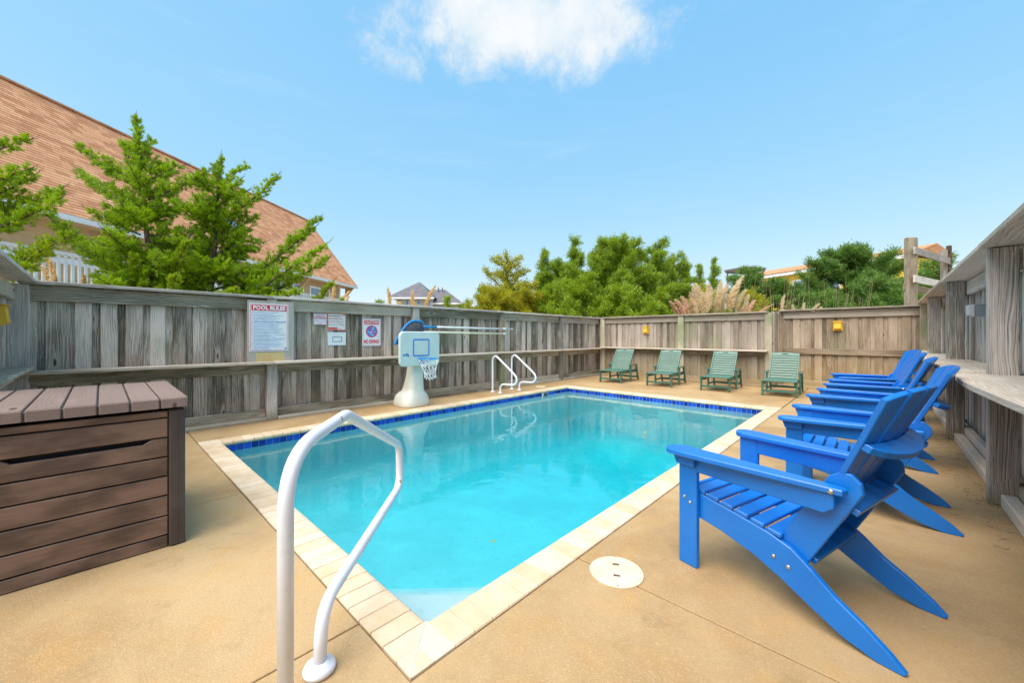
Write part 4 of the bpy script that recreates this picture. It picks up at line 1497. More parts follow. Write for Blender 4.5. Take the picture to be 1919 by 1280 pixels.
bm_tube(bm, [Vector((.23, .012, RZ - .075)), rc + Vector((.0, .17, 0))], .006, 6)
bm_tube(bm, [Vector((.23, .012, RZ - .075)), rc + Vector((.0, -.17, 0))], .006, 6)
ro = meshobj('rim', bm, M['azure'], ho, True)
bm = bmesh.new()
bm_box(bm, (.225, .012, RZ - .045), (.014, .085, .11), None, .003)
bm_box(bm, (.236, -.014, RZ - .05), (.012, .014, .10), Matrix.Rotation(R(8), 3, 'X'), .002)
bm_box(bm, (.236, .038, RZ - .05), (.012, .014, .10), Matrix.Rotation(R(-8), 3, 'X'), .002)
meshobj('bracket', bm, M['azure'], ho)
bm = bmesh.new()
NR = 12
lev = [(0, .172), (.075, .150), (.145, .125), (.215, .105), (.28, .095), (.335, .100)]


def npnt(i, k):
    dz, r = lev[i]
    a = 2 * math.pi * (k + .5 * (i % 2)) / NR
    return rc + Vector((r * math.cos(a) + dz * .05, r * math.sin(a) + dz * .10, -dz - .008 + .02 * math.sin(a * 2) * (i / 5)))


for i in range(len(lev) - 1):
    for k in range(NR):
        k2 = k + (1 if i % 2 else 0)
        for kk in ((k2 - 1), k2):
            if i % 2:
                bm_tube(bm, [npnt(i, k), npnt(i + 1, kk + 1 - 0)], .0042, 5)
            else:
                bm_tube(bm, [npnt(i, k), npnt(i + 1, kk)], .0042, 5)
meshobj('net', bm, M['net'], ho)

# ================================================================== POOL TOOLS ON THE FENCE
kb = Vector((-6.48, 4.35, 1.41))
sk = thing('leaf_skimmer', 'blue framed leaf skimmer net on a long pale pole hung on the left fence', 'skimmer net', kb)
bm = bmesh.new()
fr = [(-6.47, 4.32, 1.36), (-6.465, 4.33, 1.45), (-6.46, 4.29, 1.505), (-6.455, 4.19, 1.53), (-6.45, 4.07, 1.525), (-6.445, 3.96, 1.47), (-6.44, 3.86, 1.37), (-6.44, 3.78, 1.26), (-6.44, 3.72, 1.17), (-6.44, 3.69, 1.08)]
path = catmull([Vector(p) - kb for p in fr], 4)
bm_tube(bm, path, .022, 8)
meshobj('net_frame', bm, M['azure'], sk, True)
bm = bmesh.new()
n = len(path)
rows = []
for i, p in enumerate(path):
    row = []
    for k in range(5):
        f = k / 4
        end = Vector((-6.45, 4.28 - .28 * i / n, 1.22 - .10 * i / n)) - kb
        q = p.lerp(end, f)
        q.x += .07 * math.sin(math.pi * f) * math.sin(math.pi * i / n) + .008 * math.sin(i * 1.7 + k)
        row.append(bm.verts.new(q))
    rows.append(row)
for i in range(n - 1):
    for k in range(4):
        bm.faces.new((rows[i][k], rows[i + 1][k], rows[i + 1][k + 1], rows[i][k + 1]))
meshobj('net_bag', bm, M['mesh_dark'], sk, True)
bm = bmesh.new()
bm_tube(bm, [Vector((-6.46, 4.30, 1.425)) - kb, Vector((-6.46, 6.86, 1.408)) - kb], .021, 10)
meshobj('pole', bm, M['pole'], sk, True)
bm = bmesh.new()
bm_tube(bm, [Vector((-6.46, 4.30, 1.425)) - kb, Vector((-6.46, 4.62, 1.4228)) - kb], .024, 10)
meshobj('handle', bm, M['azure'], sk, True)
bm = bmesh.new()
bm_tube(bm, [Vector((-6.46, 6.53, 1.410)) - kb, Vector((-6.46, 6.61, 1.4095)) - kb], .029, 10)
meshobj('clamp', bm, M['pole_cream'], sk, True)
pb = Vector((-6.46, 5.5, 1.31))
po = thing('telescopic_pole', 'bare cream telescopic pole hung below the skimmer pole on the left fence', 'pole', pb)
bm = bmesh.new()
bm_tube(bm, [Vector((-6.46, 4.05, 1.325)) - pb, Vector((-6.46, 6.70, 1.293)) - pb], .021, 10)
meshobj('tube', bm, M['pole_cream'], po, True)
bm = bmesh.new()
bm_tube(bm, [Vector((-6.46, 6.52, 1.2955)) - pb, Vector((-6.46, 6.60, 1.2945)) - pb], .028, 10)
meshobj('collar', bm, M['pole'], po, True)

# ================================================================== SIGNS
def flat(name, parent, base, x, y0, y1, z0, z1, mat, t=0.004):
    bm = bmesh.new()
    bm_box(bm, Vector((x + t / 2, (y0 + y1) / 2, (z0 + z1) / 2)) - base, (t, y1 - y0, z1 - z0))
    return meshobj(name, bm, mat, parent)


def border(name, parent, base, x, y0, y1, z0, z1, w, mat, t=0.0015):
    bm = bmesh.new()
    for a0, a1, b0_, b1_ in ((y0, y1, z1 - w, z1), (y0, y1, z0, z0 + w), (y0, y0 + w, z0 + w, z1 - w), (y1 - w, y1, z0 + w, z1 - w)):
        bm_box(bm, Vector((x + t / 2, (a0 + a1) / 2, (b0_ + b1_) / 2)) - base, (t, a1 - a0, b1_ - b0_))
    return meshobj(name, bm, mat, parent)


def lines(name, parent, base, x, y0, rows, mat, h, seed=3, t=0.0012):
    """rows of small print too fine to read: short strokes, word by word"""
    rr = random.Random(seed)
    bm = bmesh.new()
    for z, L in rows:
        y = y0
        while y < y0 + L:
            w = rr.uniform(.010, .034)
            ww = min(w, y0 + L - y)
            q = y
            while q < y + ww:
                s_ = rr.uniform(.0025, .006)
                hh = h * rr.uniform(.55, 1.0)
                bm_box(bm, Vector((x + t / 2, q + s_ / 2, z + (hh - h) / 2)) - base, (t, s_, hh))
                q += s_ + .0016
            y += ww + .007
    return meshobj(name, bm, mat, parent)


YR, ZU = Vector((0, 1, 0)), Vector((0, 0, 1))
# plywood backing board over the post
pbz = Vector((-6.51, 1.725, 1.31))
pw = thing('sign_board', 'grey plywood panel with raw yellow bottom, behind the pool rules sign', 'sign board', pbz)
o = plank('panel', pw, (0, 0, 0), 'Z', 'X', 0.89, 0.60, 0.022, M['ply'], 0.002)
o = plank('raw_patch', pw, (0.0115, -.02, -.375), 'Z', 'X', 0.135, 0.36, 0.003, M['ply_raw'], 0.0005)
sb = Vector((-6.496, 1.70, 1.37))
s1 = thing('pool_rules_sign', 'large white pool rules sign with a red title band', 'sign', sb)
X0 = -6.497
flat('panel', s1, sb, X0, 1.445, 1.945, 1.02, 1.715, M['sign_white'], .004)
border('border', s1, sb, X0 + .004, 1.458, 1.932, 1.033, 1.700, .006, M['pink'])
flat('title_band', s1, sb, X0 + .004, 1.470, 1.920, 1.612, 1.688, M['red'], .002)
text_mesh('title', 'POOL RULES', .075, M['sign_white'], s1, Vector((X0 + .0072, 1.695, 1.650)) - sb, YR, ZU, .415, .004)
rows = []
z = 1.590
rr = random.Random(5)
blocks = [(1, .31), (1, .25), (2, .37), (2, .33), (0, 0), (2, .36), (2, .33), (2, .37), (2, .34), (3, .40), (3, .40), (1, .35), (2, .37), (2, .39), (1, .22)]
bul = []
tz = 0
for n_, L in blocks:
    if n_ == 0:
        tz = z - .010
        bul.append(tz)
        z -= .036
        continue
    bul.append(z)
    for k in range(n_):
        rows.append((z, L if k == 0 else L * rr.uniform(.45, .95)))
        z -= .0165
    z -= .0075
lines('small_print', s1, sb, X0 + .004, 1.495, rows, M['blue_fade'], .0105)
text_mesh('main_rule', 'ADULTS SHOULD NOT SWIM ALONE', .027, M['blue_print'], s1, Vector((X0 + .0062, 1.705, tz)) - sb, YR, ZU, .415, .0008)
bm = bmesh.new()
for z in bul:
    bm_box(bm, Vector((X0 + .0048, 1.478, z)) - sb, (.0015, .010, .008))
meshobj('bullets', bm, M['red'], s1)
bm = bmesh.new()
bm_lathe(bm, [(.013, 0), (.013, .0015)], Vector((X0 + .004, 1.905, 1.058)) - sb, 16, 'X', 1.2, .8)
meshobj('emblem', bm, M['blue_print'], s1)

XF = -6.612
s2b = Vector((XF, 2.455, 1.52))
s2 = thing('emergency_sign', 'small pink and white emergency call sign, leftmost of the small signs', 'sign', s2b)
flat('panel', s2, s2b, XF, 2.345, 2.555, 1.425, 1.615, M['sign_white'])
border('border', s2, s2b, XF + .004, 2.347, 2.553, 1.427, 1.613, .005, M['pink'])
text_mesh('title', 'CALL 911', .034, M['red'], s2, Vector((XF + .0056, 2.45, 1.572)) - s2b, YR, ZU, .145, .0012)
flat('band', s2, s2b, XF + .004, 2.352, 2.548, 1.531, 1.551, M['pink'], .0015)
flat('rule_line', s2, s2b, XF + .004, 2.352, 2.548, 1.511, 1.515, M['pink'], .0015)
flat('rule_line', s2, s2b, XF + .004, 2.352, 2.548, 1.477, 1.481, M['pink'], .0015)
lines('small_print', s2, s2b, XF + .004, 2.37, [(1.601, .16), (1.523, .16), (1.496, .05)], M['blue_fade'], .008, 8)
lines('small_print', s2, s2b, XF + .004, 2.41, [(1.452, .06)], M['pink'], .014, 9)

s3b = Vector((XF, 2.71, 1.475))
s3 = thing('notice_sign', 'cream notice with red border and red handwriting, beside the emergency sign', 'sign', s3b)
flat('panel', s3, s3b, XF, 2.566, 2.866, 1.340, 1.622, M['sign_pale'])
border('border', s3, s3b, XF + .004, 2.566, 2.866, 1.340, 1.622, .009, M['orange_red'])
flat('corner_mark', s3, s3b, XF + .004, 2.822, 2.848, 1.585, 1.610, M['orange_red'], .0015)
flat('band', s3, s3b, XF + .004, 2.578, 2.725, 1.355, 1.388, M['orange_red'], .0015)
lines('script_lines', s3, s3b, XF + .004, 2.585, [(1.575, .20), (1.535, .22)], M['pink'], .022, 11)
lines('small_print', s3, s3b, XF + .004, 2.585, [(1.493, .24), (1.468, .22), (1.43, .25)], M['pink'], .011, 12)
lines('small_print', s3, s3b, XF + .004, 2.745, [(1.372, .045)], M['pink'], .022, 13)

s4b = Vector((XF, 2.71, 1.20))
s4 = thing('paper_notice', 'white sheet with an empty dark rectangle, below the red bordered notice', 'sign', s4b)
flat('sheet', s4, s4b, XF, 2.566, 2.866, 1.088, 1.305, M['sign_white'], .002)
border('frame', s4, s4b, XF + .002, 2.645, 2.800, 1.145, 1.232, .008, M['navy'])
flat('pin', s4, s4b, XF + .002, 2.58, 2.592, 1.29, 1.301, M['yellow'], .003)
lines('faint_print', s4, s4b, XF + .002, 2.62, [(1.285, .20), (1.27, .2)], M['sign_pale'], .006, 14)

s5b = Vector((XF, 3.325, 1.31))
s5 = thing('caution_sign', 'white caution sign with a crossed-out blue diver circle', 'sign', s5b)
flat('panel', s5, s5b, XF, 3.155, 3.505, 1.065, 1.555, M['sign_white'])
border('border', s5, s5b, XF + .004, 3.166, 3.494, 1.076, 1.544, .004, M['pink'])
flat('title_band', s5, s5b, XF + .004, 3.19, 3.47, 1.452, 1.522, M['red'], .0015)
text_mesh('title', 'CAUTION!', .066, M['sign_white'], s5, Vector((XF + .0062, 3.33, 1.487)) - s5b, YR, ZU, .262, .002)
text_mesh('warning', 'NO DIVING!', .092, M['red'], s5, Vector((XF + .0056, 3.328, 1.140)) - s5b, YR, ZU, .285, .004)
cc = Vector((XF + .004, 3.33, 1.325)) - s5b
bm = bmesh.new()
bm_lathe(bm, [(.108, 0), (.108, .0015)], cc, 36, 'X')
meshobj('ring', bm, M['red'], s5)
bm = bmesh.new()
bm_lathe(bm, [(.092, .001), (.092, .0026)], cc, 36, 'X')
meshobj('disc', bm, M['blue_print'], s5)
bm = bmesh.new()
dv = [(.028, .085), (.040, .080), (.030, .045), (.012, .012), (-.004, -.008), (-.012, -.040), (-.022, -.038), (-.020, -.015), (-.034, -.018), (-.012, .006), (.006, .020), (.022, .050)]
bm_prism(bm, dv, lambda y, z: cc + Vector((.0024, y, z)), lambda y, z: cc + Vector((.0036, y, z)))
for y, z, w in ((-.055, -.012, .045), (.04, -.012, .05), (.0, -.052, .07), (.02, -.066, .05)):
    bm_box(bm, cc + Vector((.003, y, z)), (.0012, w, .006))
meshobj('diver', bm, M['sign_white'], s5)
bm = bmesh.new()
bm_box(bm, cc + Vector((.0045, 0, 0)), (.0015, .20, .014), Matrix.Rotation(R(-45), 3, 'X'))
meshobj('slash', bm, M['red'], s5)

# ================================================================== HOUSES
# ---- large tan house with the terracotta roof, left behind the fence
he = (FW + RT * ((1041 - 959.5) / F_PX)).normalized()       # along the house
hn = Vector((-he.y, he.x, 0))                               # away from the pool
HW = 14.0


def HP(t, d, z):
    p = he * t + hn * d
    return Vector((p.x, p.y, z))


T0, T1 = -2.0, 26.3
ZE = CAM_H + 0.252 * HW
RW = 3.7
ZR = CAM_H + 0.470 * (HW + RW)
hbase = HP(12, HW + 3, 0)
hs = thing('beach_house', 'big tan beach house with steep terracotta shingle roof, left behind the junipers', 'house', hbase)


def hmesh(name, bm, mat, parent=None, smooth=False):
    bmesh.ops.translate(bm, verts=bm.verts, vec=-hbase)
    return meshobj(name, bm, mat, parent or hs, smooth)


def hbox(bm, t0, t1, d0, d1, z0, z1):
    f = [(t0, d0), (t1, d0), (t1, d1), (t0, d1)]
    bm_prism(bm, f, lambda t, d: HP(t, d, z0), lambda t, d: HP(t, d, z1))


WD = HW + 0.75
TW0, TW1 = T0 + 0.6, T1 - 1.0
bm = bmesh.new()
hbox(bm, TW0, TW1, WD + 0.05, WD + 6.0, -0.1, ZE - 0.10)
hmesh('wall', bm, M['siding'])
k = 0
z = 2.25
while z < ZE - 0.15:
    bm = bmesh.new()
    bm_prism(bm, [(WD + 0.02, z), (WD - 0.012, z), (WD + 0.012, z + 0.185), (WD + 0.06, z + 0.185)], lambda d, zz: HP(TW0, d, zz), lambda d, zz: HP(TW1, d, zz))
    hmesh('siding_board', bm, M['siding'])
    z += 0.18
# roof: real overlapping courses
bm = bmesh.new()
NC = 46
rows = []
for i in range(NC):
    f0, f1 = i / NC, (i + 1) / NC
    d0, z0 = HW + RW * f0, ZE + (ZR - ZE) * f0
    d1, z1 = HW + RW * (f1 + 0.15 / NC), ZE + (ZR - ZE) * (f1 + 0.15 / NC)
    up = 0.013
    bm_prism(bm, [(d0, z0), (d0 - up * .9, z0 + up * .6), (d1, z1 + .004), (d1, z1)], lambda d, zz: HP(T0, d, zz), lambda d, zz: HP(T1, d, zz))
for v in bm.verts:
    pass
rf_ = hmesh('roof_courses', bm, M['shingle'])
bm = bmesh.new()
bm_prism(bm, [(HW + .02, ZE - .03), (HW + RW, ZR - .03), (HW + RW * 2 - .02, ZE - .03)], lambda d, zz: HP(T0 + .02, d, zz), lambda d, zz: HP(T1 - .35, d, zz))
rfb = hmesh('roof_body', bm, M['shingle'])
bm = bmesh.new()
bm_prism(bm, [(HW + RW, ZR), (HW + RW, ZR + .02), (HW + RW * 2 + .1, ZE), (HW + RW * 2, ZE - .06)], lambda d, zz: HP(T0, d, zz), lambda d, zz: HP(T1, d, zz))
hmesh('back_slope', bm, M['shingle'])
bm = bmesh.new()
hbox(bm, T0, T1, HW + RW - .09, HW + RW + .09, ZR - .02, ZR + .045)
hmesh('ridge_cap', bm, M['shingle'])
bm = bmesh.new()
hbox(bm, T0, T1, HW - .01, HW + .03, ZE - .17, ZE - .005)
hmesh('fascia', bm, M['trim'])
bm = bmesh.new()
hbox(bm, T0, T1, HW + .035, WD + .3, ZE - .14, ZE - .10)
hmesh('soffit', bm, M['siding'])
for t in (8.2, 11.4, 14.6, 17.8, 21.0, 24.2, 25.9):
    bm = bmesh.new()
    bm_prism(bm, [(HW + .10, ZE - .145), (WD - .03, ZE - .145), (WD - .03, ZE - .75), (WD - .12, ZE - .75)], lambda d, zz: HP(t, d, zz), lambda d, zz: HP(t + .12, d, zz))
    hmesh('bracket', bm, M['siding'])
# trim band, windows, doors, balcony
bm = bmesh.new()
hbox(bm, TW0, 16.0, WD - .03, WD - .008, 3.42, 3.60)
hmesh('trim_band', bm, M['trim'])
for t, w, z0, z1 in ((19.2, .95, 2.75, 4.25), (20.9, 1.0, 2.45, 4.30), (22.5, 1.1, 2.45, 4.30), (13.0, 1.0, 2.75, 3.9)):
    bm = bmesh.new()
    hbox(bm, t - w / 2, t + w / 2, WD - .045, WD, z0, z1)
    fr_ = hmesh('window', bm, M['trim'])
    bm = bmesh.new()
    hbox(bm, t - w / 2 + .12, t + w / 2 - .12, WD - .055, WD - .04, z0 + .12, z1 - .12)
    hmesh('pane', bm, M['glass'], fr_)
    fr_.children[0].location = (0, 0, 0)
for t in (18.2, 24.0, 25.2):
    bm = bmesh.new()
    hbox(bm, t - .09, t + .09, WD - .05, WD - .005, 0, ZE - .16)
    hmesh('corner_board', bm, M['trim'])
# skylight on the roof slope
bm = bmesh.new()
ts, fs = 16.4, 0.30
def rp(t, f, u):
    nv = Vector((0, -(ZR - ZE), RW)).normalized()
    return HP(t, HW + RW * f + nv.y * u, ZE + (ZR - ZE) * f + nv.z * u)
bm_prism(bm, [(ts, fs), (ts + .9, fs), (ts + .9, fs + .16), (ts, fs + .16)], lambda t, f: rp(t, f, 0), lambda t, f: rp(t, f, .16))
sk_ = hmesh('skylight', bm, M['trim'])
bm = bmesh.new()
bm_prism(bm, [(ts + .1, fs + .02), (ts + .8, fs + .02), (ts + .8, fs + .14), (ts + .1, fs + .14)], lambda t, f: rp(t, f, .15), lambda t, f: rp(t, f, .17))
hmesh('pane', bm, M['glass'], sk_)
# balcony with pickets
DD = 12.5
bm = bmesh.new()
hbox(bm, 3.0, 24.0, DD - .05, WD - .06, 2.15, 2.40)
hmesh('balcony_floor', bm, M['trim'])
for t in (3.2, 8, 13, 18, 23.8):
    bm = bmesh.new()
    hbox(bm, t - .1, t + .1, DD, DD + .2, -.1, 2.145)
    hmesh('piling', bm, M['siding'])
bm = bmesh.new()
hbox(bm, 3.0, 24.0, DD - .06, DD + .10, 3.33, 3.39)
hmesh('top_rail', bm, M['trim'])
bm = bmesh.new()
hbox(bm, 3.0, 24.0, DD, DD + .045, 2.47, 2.55)
hmesh('bottom_rail', bm, M['trim'])
bal = bmesh.new()
hbox(bal, 0, .062, DD - .035, DD - .002, 2.43, 3.325)
bmesh.ops.translate(bal, verts=bal.verts, vec=-HP(0, DD, 0))
bmesh.ops.recalc_face_normals(bal, faces=bal.faces)
bme = bpy.data.meshes.new('baluster')
bal.to_mesh(bme)
bal.free()
bme.materials.append(M['trim'])
t = 3.1
while t < 23.9:
    o = bpy.data.objects.new('baluster', bme)
    o.location = HP(t, DD, 0) - hbase
    link(o, hs)
    t += 0.145

# ---- distant grey house
gbase = at(785, 630, 60)
gbase.z = 0
gr = thing('beach_house', 'distant grey house with dark hipped roof, seen behind pampas plumes', 'house', gbase)
fx = RT.copy()
fy = FW.copy()


def gp(px, z, dd):
    p = at(px, 630, 60)
    return Vector((p.x, p.y, 0)) + FW * dd + Vector((0, 0, z)) - gbase


def gbox(bm, p0, p1, d0, d1, z0, z1):
    bm_prism(bm, [(p0, d0), (p1, d0), (p1, d1), (p0, d1)], lambda p, d: gp(p, z0, d), lambda p, d: gp(p, z1, d))


bm = bmesh.new()
gbox(bm, 752, 811, 0, 7, -.1, 7.05)
gbox(bm, 741, 752, .6, 6, -.1, 7.02)
meshobj('wall', bm, M['grey_siding'], gr)
bm = bmesh.new()
gbox(bm, 811.3, 852, 1.0, 7, -.1, 6.3)
meshobj('wing_wall', bm, M['grey_siding'], gr)


def hip(name, p0, p1, d0, d1, zb, zt, q0, q1):
    bm = bmesh.new()
    dm = (d0 + d1) / 2
    b = [bm.verts.new(gp(*a)) for a in ((p0, zb, d0), (p1, zb, d0), (p1, zb, d1), (p0, zb, d1))]
    r = [bm.verts.new(gp(q0, zt, dm)), bm.verts.new(gp(q1, zt, dm))]
    bm.faces.new((b[0], b[1], r[1], r[0]))
    bm.faces.new((b[1], b[2], r[1]))
    bm.faces.new((b[2], b[3], r[0], r[1]))
    bm.faces.new((b[3], b[0], r[0]))
    bm.faces.new(b[::-1])
    o = meshobj(name, bm, M['shingle_grey'], gr)
    bm = bmesh.new()
    gbox(bm, p0, p1, d0 - .05, d0 + .05, zb - .25, zb - .004)
    meshobj('fascia', bm, M['trim'], gr)


hip('roof', 728, 816, -1.0, 9, 7.15, 10.1, 772, 776)
hip('roof', 806, 866, 0.0, 8, 6.4, 8.9, 800, 826)
for p, w, z0, z1 in ((763, 5, 5.5, 6.8), (784.5, 4.5, 6.2, 6.8), (803.5, 6, 5.4, 6.75)):
    bm = bmesh.new()
    gbox(bm, p - w / 2 - .6, p + w / 2 + .6, -.06, .02, z0 - .08, z1 + .08)
    w_ = meshobj('window', bm, M['trim'], gr)
    bm = bmesh.new()
    gbox(bm, p - w / 2, p + w / 2, -.10, -.05, z0, z1)
    meshobj('pane', bm, M['glass_blue'], w_)
for p in (822.5, 829.5):
    bm = bmesh.new()
    gbox(bm, p - 3.1, p + 3.1, .94, 1.02, 4.9, 6.1)
    w_ = meshobj('window', bm, M['trim'], gr)
    bm = bmesh.new()
    gbox(bm, p - 2.5, p + 2.5, .90, .95, 4.98, 6.02)
    meshobj('pane', bm, M['glass_blue'], w_)
bm = bmesh.new()
gbox(bm, 745.5, 748, .5, .62, 5.4, 6.8)
meshobj('window', bm, M['glass'], gr)
for p in (814, 822):
    bm = bmesh.new()
    gbox(bm, p - .9, p + .9, 3.2, 3.4, 8.6, 9.15)
    meshobj('roof_vent', bm, M['shingle_grey'], gr)

# ---- yellow house far right
ya, yb = at(1405, 505, 48), at(1722, 470, 33.2)
ya.z = yb.z = 0
yd = (yb - ya).normalized()
yn = Vector((-yd.y, yd.x, 0))
if yn.dot(FW) < 0:
    yn = -yn
YL = (yb - ya).length
yh = thing('beach_house', 'bright yellow house with orange roof edge, behind the dark juniper at right', 'house', ya)


def ybox(name, mat, t0, t1, d0, d1, z0, z1, parent=None):
    bm = bmesh.new()
    bm_prism(bm, [(t0, d0), (t1, d0), (t1, d1), (t0, d1)], lambda t, d: yd * t + yn * d + Vector((0, 0, z0)), lambda t, d: yd * t + yn * d + Vector((0, 0, z1)))
    return meshobj(name, bm, mat, parent or yh)


ybox('wall', M['yellow_siding'], 0.3, YL - .3, 0, 4.6, -.1, 8.05)
ybox('fascia', M['trim'], 0, YL, -.65, -.60, 8.0, 8.35)
ybox('soffit', M['trim'], 0, YL, -.59, .0, 8.1, 8.14)
bm = bmesh.new()
bm_prism(bm, [(-.7, 8.36), (-.72, 8.42), (2.3, 9.35), (5.3, 8.36)], lambda d, z: yd * -.2 + yn * d + Vector((0, 0, z)), lambda d, z: yd * (YL + .2) + yn * d + Vector((0, 0, z)))
meshobj('roof', bm, M['shingle_red'], yh)
t = 2.6
while t < YL - 1.5:
    wv = ybox('window', M['trim'], t - .7, t + .7, -.06, .02, 5.7, 7.4)
    ybox('pane', M['glass'], t - .55, t + .55, -.10, -.05, 5.85, 7.25, wv)
    t += 3.3
for zz in (2.8, 5.2):
    ybox('floor_band', M['trim'], .3, YL - .3, -.08, -.01, zz, zz + .25)
ybox('corner_board', M['trim'], YL - .45, YL - .24, -.05, .3, -.1, 8.0)

# ---- lattice roofed pergola
pg = at(1396, 510, 40)
pgb = Vector((pg.x, pg.y, 0))
pe = thing('pergola', 'dark open slatted pergola roof, far off left of the yellow house', 'pergola', pgb, math.atan2(RT.y, RT.x) + .35)
pe.scale = (.72, .72, .99)
for x in (-1.7, 1.7):
    for y in (-1.4, 1.4):
        bm = bmesh.new()
        bm_box(bm, (x, y, 3.95), (.16, .16, 7.9))
        meshobj('post', bm, M['pergola'], pe)
for y in (-1.55, 0, 1.55):
    bm = bmesh.new()
    bm_box(bm, (0, y, 8.0), (3.9, .09, .2))
    meshobj('beam', bm, M['pergola'], pe)
for k in range(11):
    bm = bmesh.new()
    bm_box(bm, (-1.85 + k * .37, 0, 8.17), (.07, 3.6, .14))
    meshobj('slat', bm, M['pergola'], pe)
for k in range(4):
    bm = bmesh.new()
    bm_box(bm, (0, -1.48, 6.6 + k * .32), (3.4, .05, .09))
    meshobj('rail', bm, M['pergola'], pe)

# ================================================================== VEGETATION
def unit(a):
    return a / np.maximum(np.linalg.norm(a, axis=-1, keepdims=True), 1e-9)


def blades(Pt, Dr, n, L, W, spread, jit):
    """many small leaf faces: n per tuft, pointing along the tuft with spread"""
    T = len(Pt)
    P_ = np.repeat(Pt, n, 0)
    D_ = np.repeat(Dr, n, 0)
    rnd = unit(RNG.normal(size=(T * n, 3)))
    d = unit(D_ + rnd * spread)
    base = P_ + RNG.normal(size=(T * n, 3)) * jit
    ln = L * RNG.uniform(.55, 1.25, (T * n, 1))
    side = unit(np.cross(d, unit(RNG.normal(size=(T * n, 3))))) * (W * RNG.uniform(.7, 1.3, (T * n, 1))) * .5
    V = np.stack([base, base + d * ln * .5 + side, base + d * ln, base + d * ln * .5 - side], 1).reshape(-1, 3)
    F = np.arange(T * n * 4).reshape(-1, 4)
    return V, F


def limb_tufts(path, width, taper, density, up=.35, start=.12, flat=.0):
    """foliage sprays on side twigs along a limb. path: list of Vector"""
    p = np.array([tuple(v) for v in path])
    seg = np.linalg.norm(np.diff(p, axis=0), axis=1)
    cum = np.concatenate([[0], np.cumsum(seg)])
    L = cum[-1]
    nt = max(4, int(L * density))
    Pt, Dr, tw = [], [], []
    for i in range(nt):
        f = start + (1 - start) * (i + RNG.uniform()) / nt
        s = f * L
        k = min(np.searchsorted(cum, s) - 1, len(seg) - 1)
        k = max(k, 0)
        q = p[k] + (p[k + 1] - p[k]) * ((s - cum[k]) / max(seg[k], 1e-6))
        t = (p[k + 1] - p[k]) / max(seg[k], 1e-6)
        r = unit(RNG.normal(size=3))
        r = r - t * r.dot(t)
        r[2] = r[2] * (1 - flat)
        r = unit(r)
        g_ = (1 - f) ** taper * min(1, (f - start) / .12 + .45)
        tl = width * g_ * RNG.uniform(.35, 1.1) + .05
        d = unit(t * .75 + r * .9 + np.array([0, 0, up]))
        m = max(2, int(tl / .045))
        tw.append((q, q + d * tl))
        for j_ in range(m):
            g2 = (j_ + .6) / m
            dd = unit(d + np.array([0, 0, .25 * g2]) + RNG.normal(size=3) * .25)
            Pt.append(q + d * tl * g2 + RNG.normal(size=3) * .012)
            Dr.append(dd)
    return np.array(Pt), np.array(Dr), tw


def curve_path(a, b, sag=0.0, n=7, wob=.05):
    a, b = Vector(a), Vector(b)
    L = (b - a).length
    out = []
    for i in range(n + 1):
        f = i / n
        q = a.lerp(b, f) + Vector((0, 0, -sag * L * 4 * f * (1 - f)))
        if 0 < i < n:
            q += Vector(RNG.normal(size=3)) * wob * L / n
        out.append(q)
    return out


def juniper(label, base, limbs, mats, group=None, blade=(26, .055, .0088), name='juniper_tree', cat='tree', bark_r=.035, trunk=None):
    """limbs: (start, end, foliage width, taper, sag, density, material index)"""
    base = Vector(base)
    t = thing(name, label, cat, base, group=group)
    bmw = bmesh.new()
    if trunk:
        bm_tube(bmw, [Vector(p) - base for p in trunk], bark_r * 1.6, 8, True, bark_r * .4)
    per = {}
    for (a, b, w, tp, sag, dens, mi) in limbs:
        path = [q - base for q in curve_path(a, b, sag)]
        bm_tube(bmw, path, bark_r * min(1, (path[-1] - path[0]).length / 1.6), 6, True, .004)
        Pt, Dr, tw = limb_tufts(path, w * 1.3, tp, dens * 1.15)
        if len(limbs) and w > .10:
            e1, e0 = path[-1], path[-2]
            dv_ = (e1 - e0).normalized()
            tl_ = RNG.uniform(.10, .26)
            tipq = [e1 - dv_ * .05, e1 + dv_ * tl_ * .5 + Vector((0, 0, .01)), e1 + dv_ * tl_ + Vector((0, 0, .04))]
            bm_tube(bmw, tipq, .005, 4, False, .0015)
            for q_ in range(7):
                f_ = q_ / 7
                b_ = e1 + dv_ * tl_ * f_
                o_ = Vector(RNG.normal(size=3)).normalized() * .5 + dv_
                bm_tube(bmw, [b_, b_ + o_ * (.06 * (1 - f_) + .012)], .0035, 3, False, .001)
        for q0, q1 in tw[::3]:
            bm_tube(bmw, [Vector(q0), Vector(q1)], .005, 3, False, .002)
        per.setdefault(mi, []).append((Pt, Dr))
    meshobj('trunk', bmw, M['bark'], t)
    for mi, lst in per.items():
        Pt = np.concatenate([a for a, b in lst])
        Dr = np.concatenate([b for a, b in lst])
        V, F = blades(Pt, Dr, blade[0], blade[1], blade[2], .46, .010)
        o = npmesh('crown' if mi == 0 else 'young_growth', V, F, M[mats[mi]], t)
    return t


def J(px, py, d):
    return at(px, py, d)


def extra_limbs(trunk_a, trunk_b, n, r0, r1, w, dens, lift=.25, mi=0, front=0.0):
    """limbs all round the trunk so that the tree is round from any side"""
    out = []
    for i in range(n):
        f = .10 + .74 * ((i + RNG.uniform()) / n) ** 1.2
        a = trunk_a.lerp(trunk_b, f)
        az = RNG.uniform(0, 2 * math.pi)
        L = (r0 + (r1 - r0) * f) * RNG.uniform(.6, 1.1)
        b = a + Vector((math.cos(az) * L, math.sin(az) * L, L * (lift + RNG.uniform(-.2, .35))))
        out.append((a, b, w * (1 - .6 * f), .8, .04, dens, mi))
    return out


GJ = 'junipers growing behind the left fence'
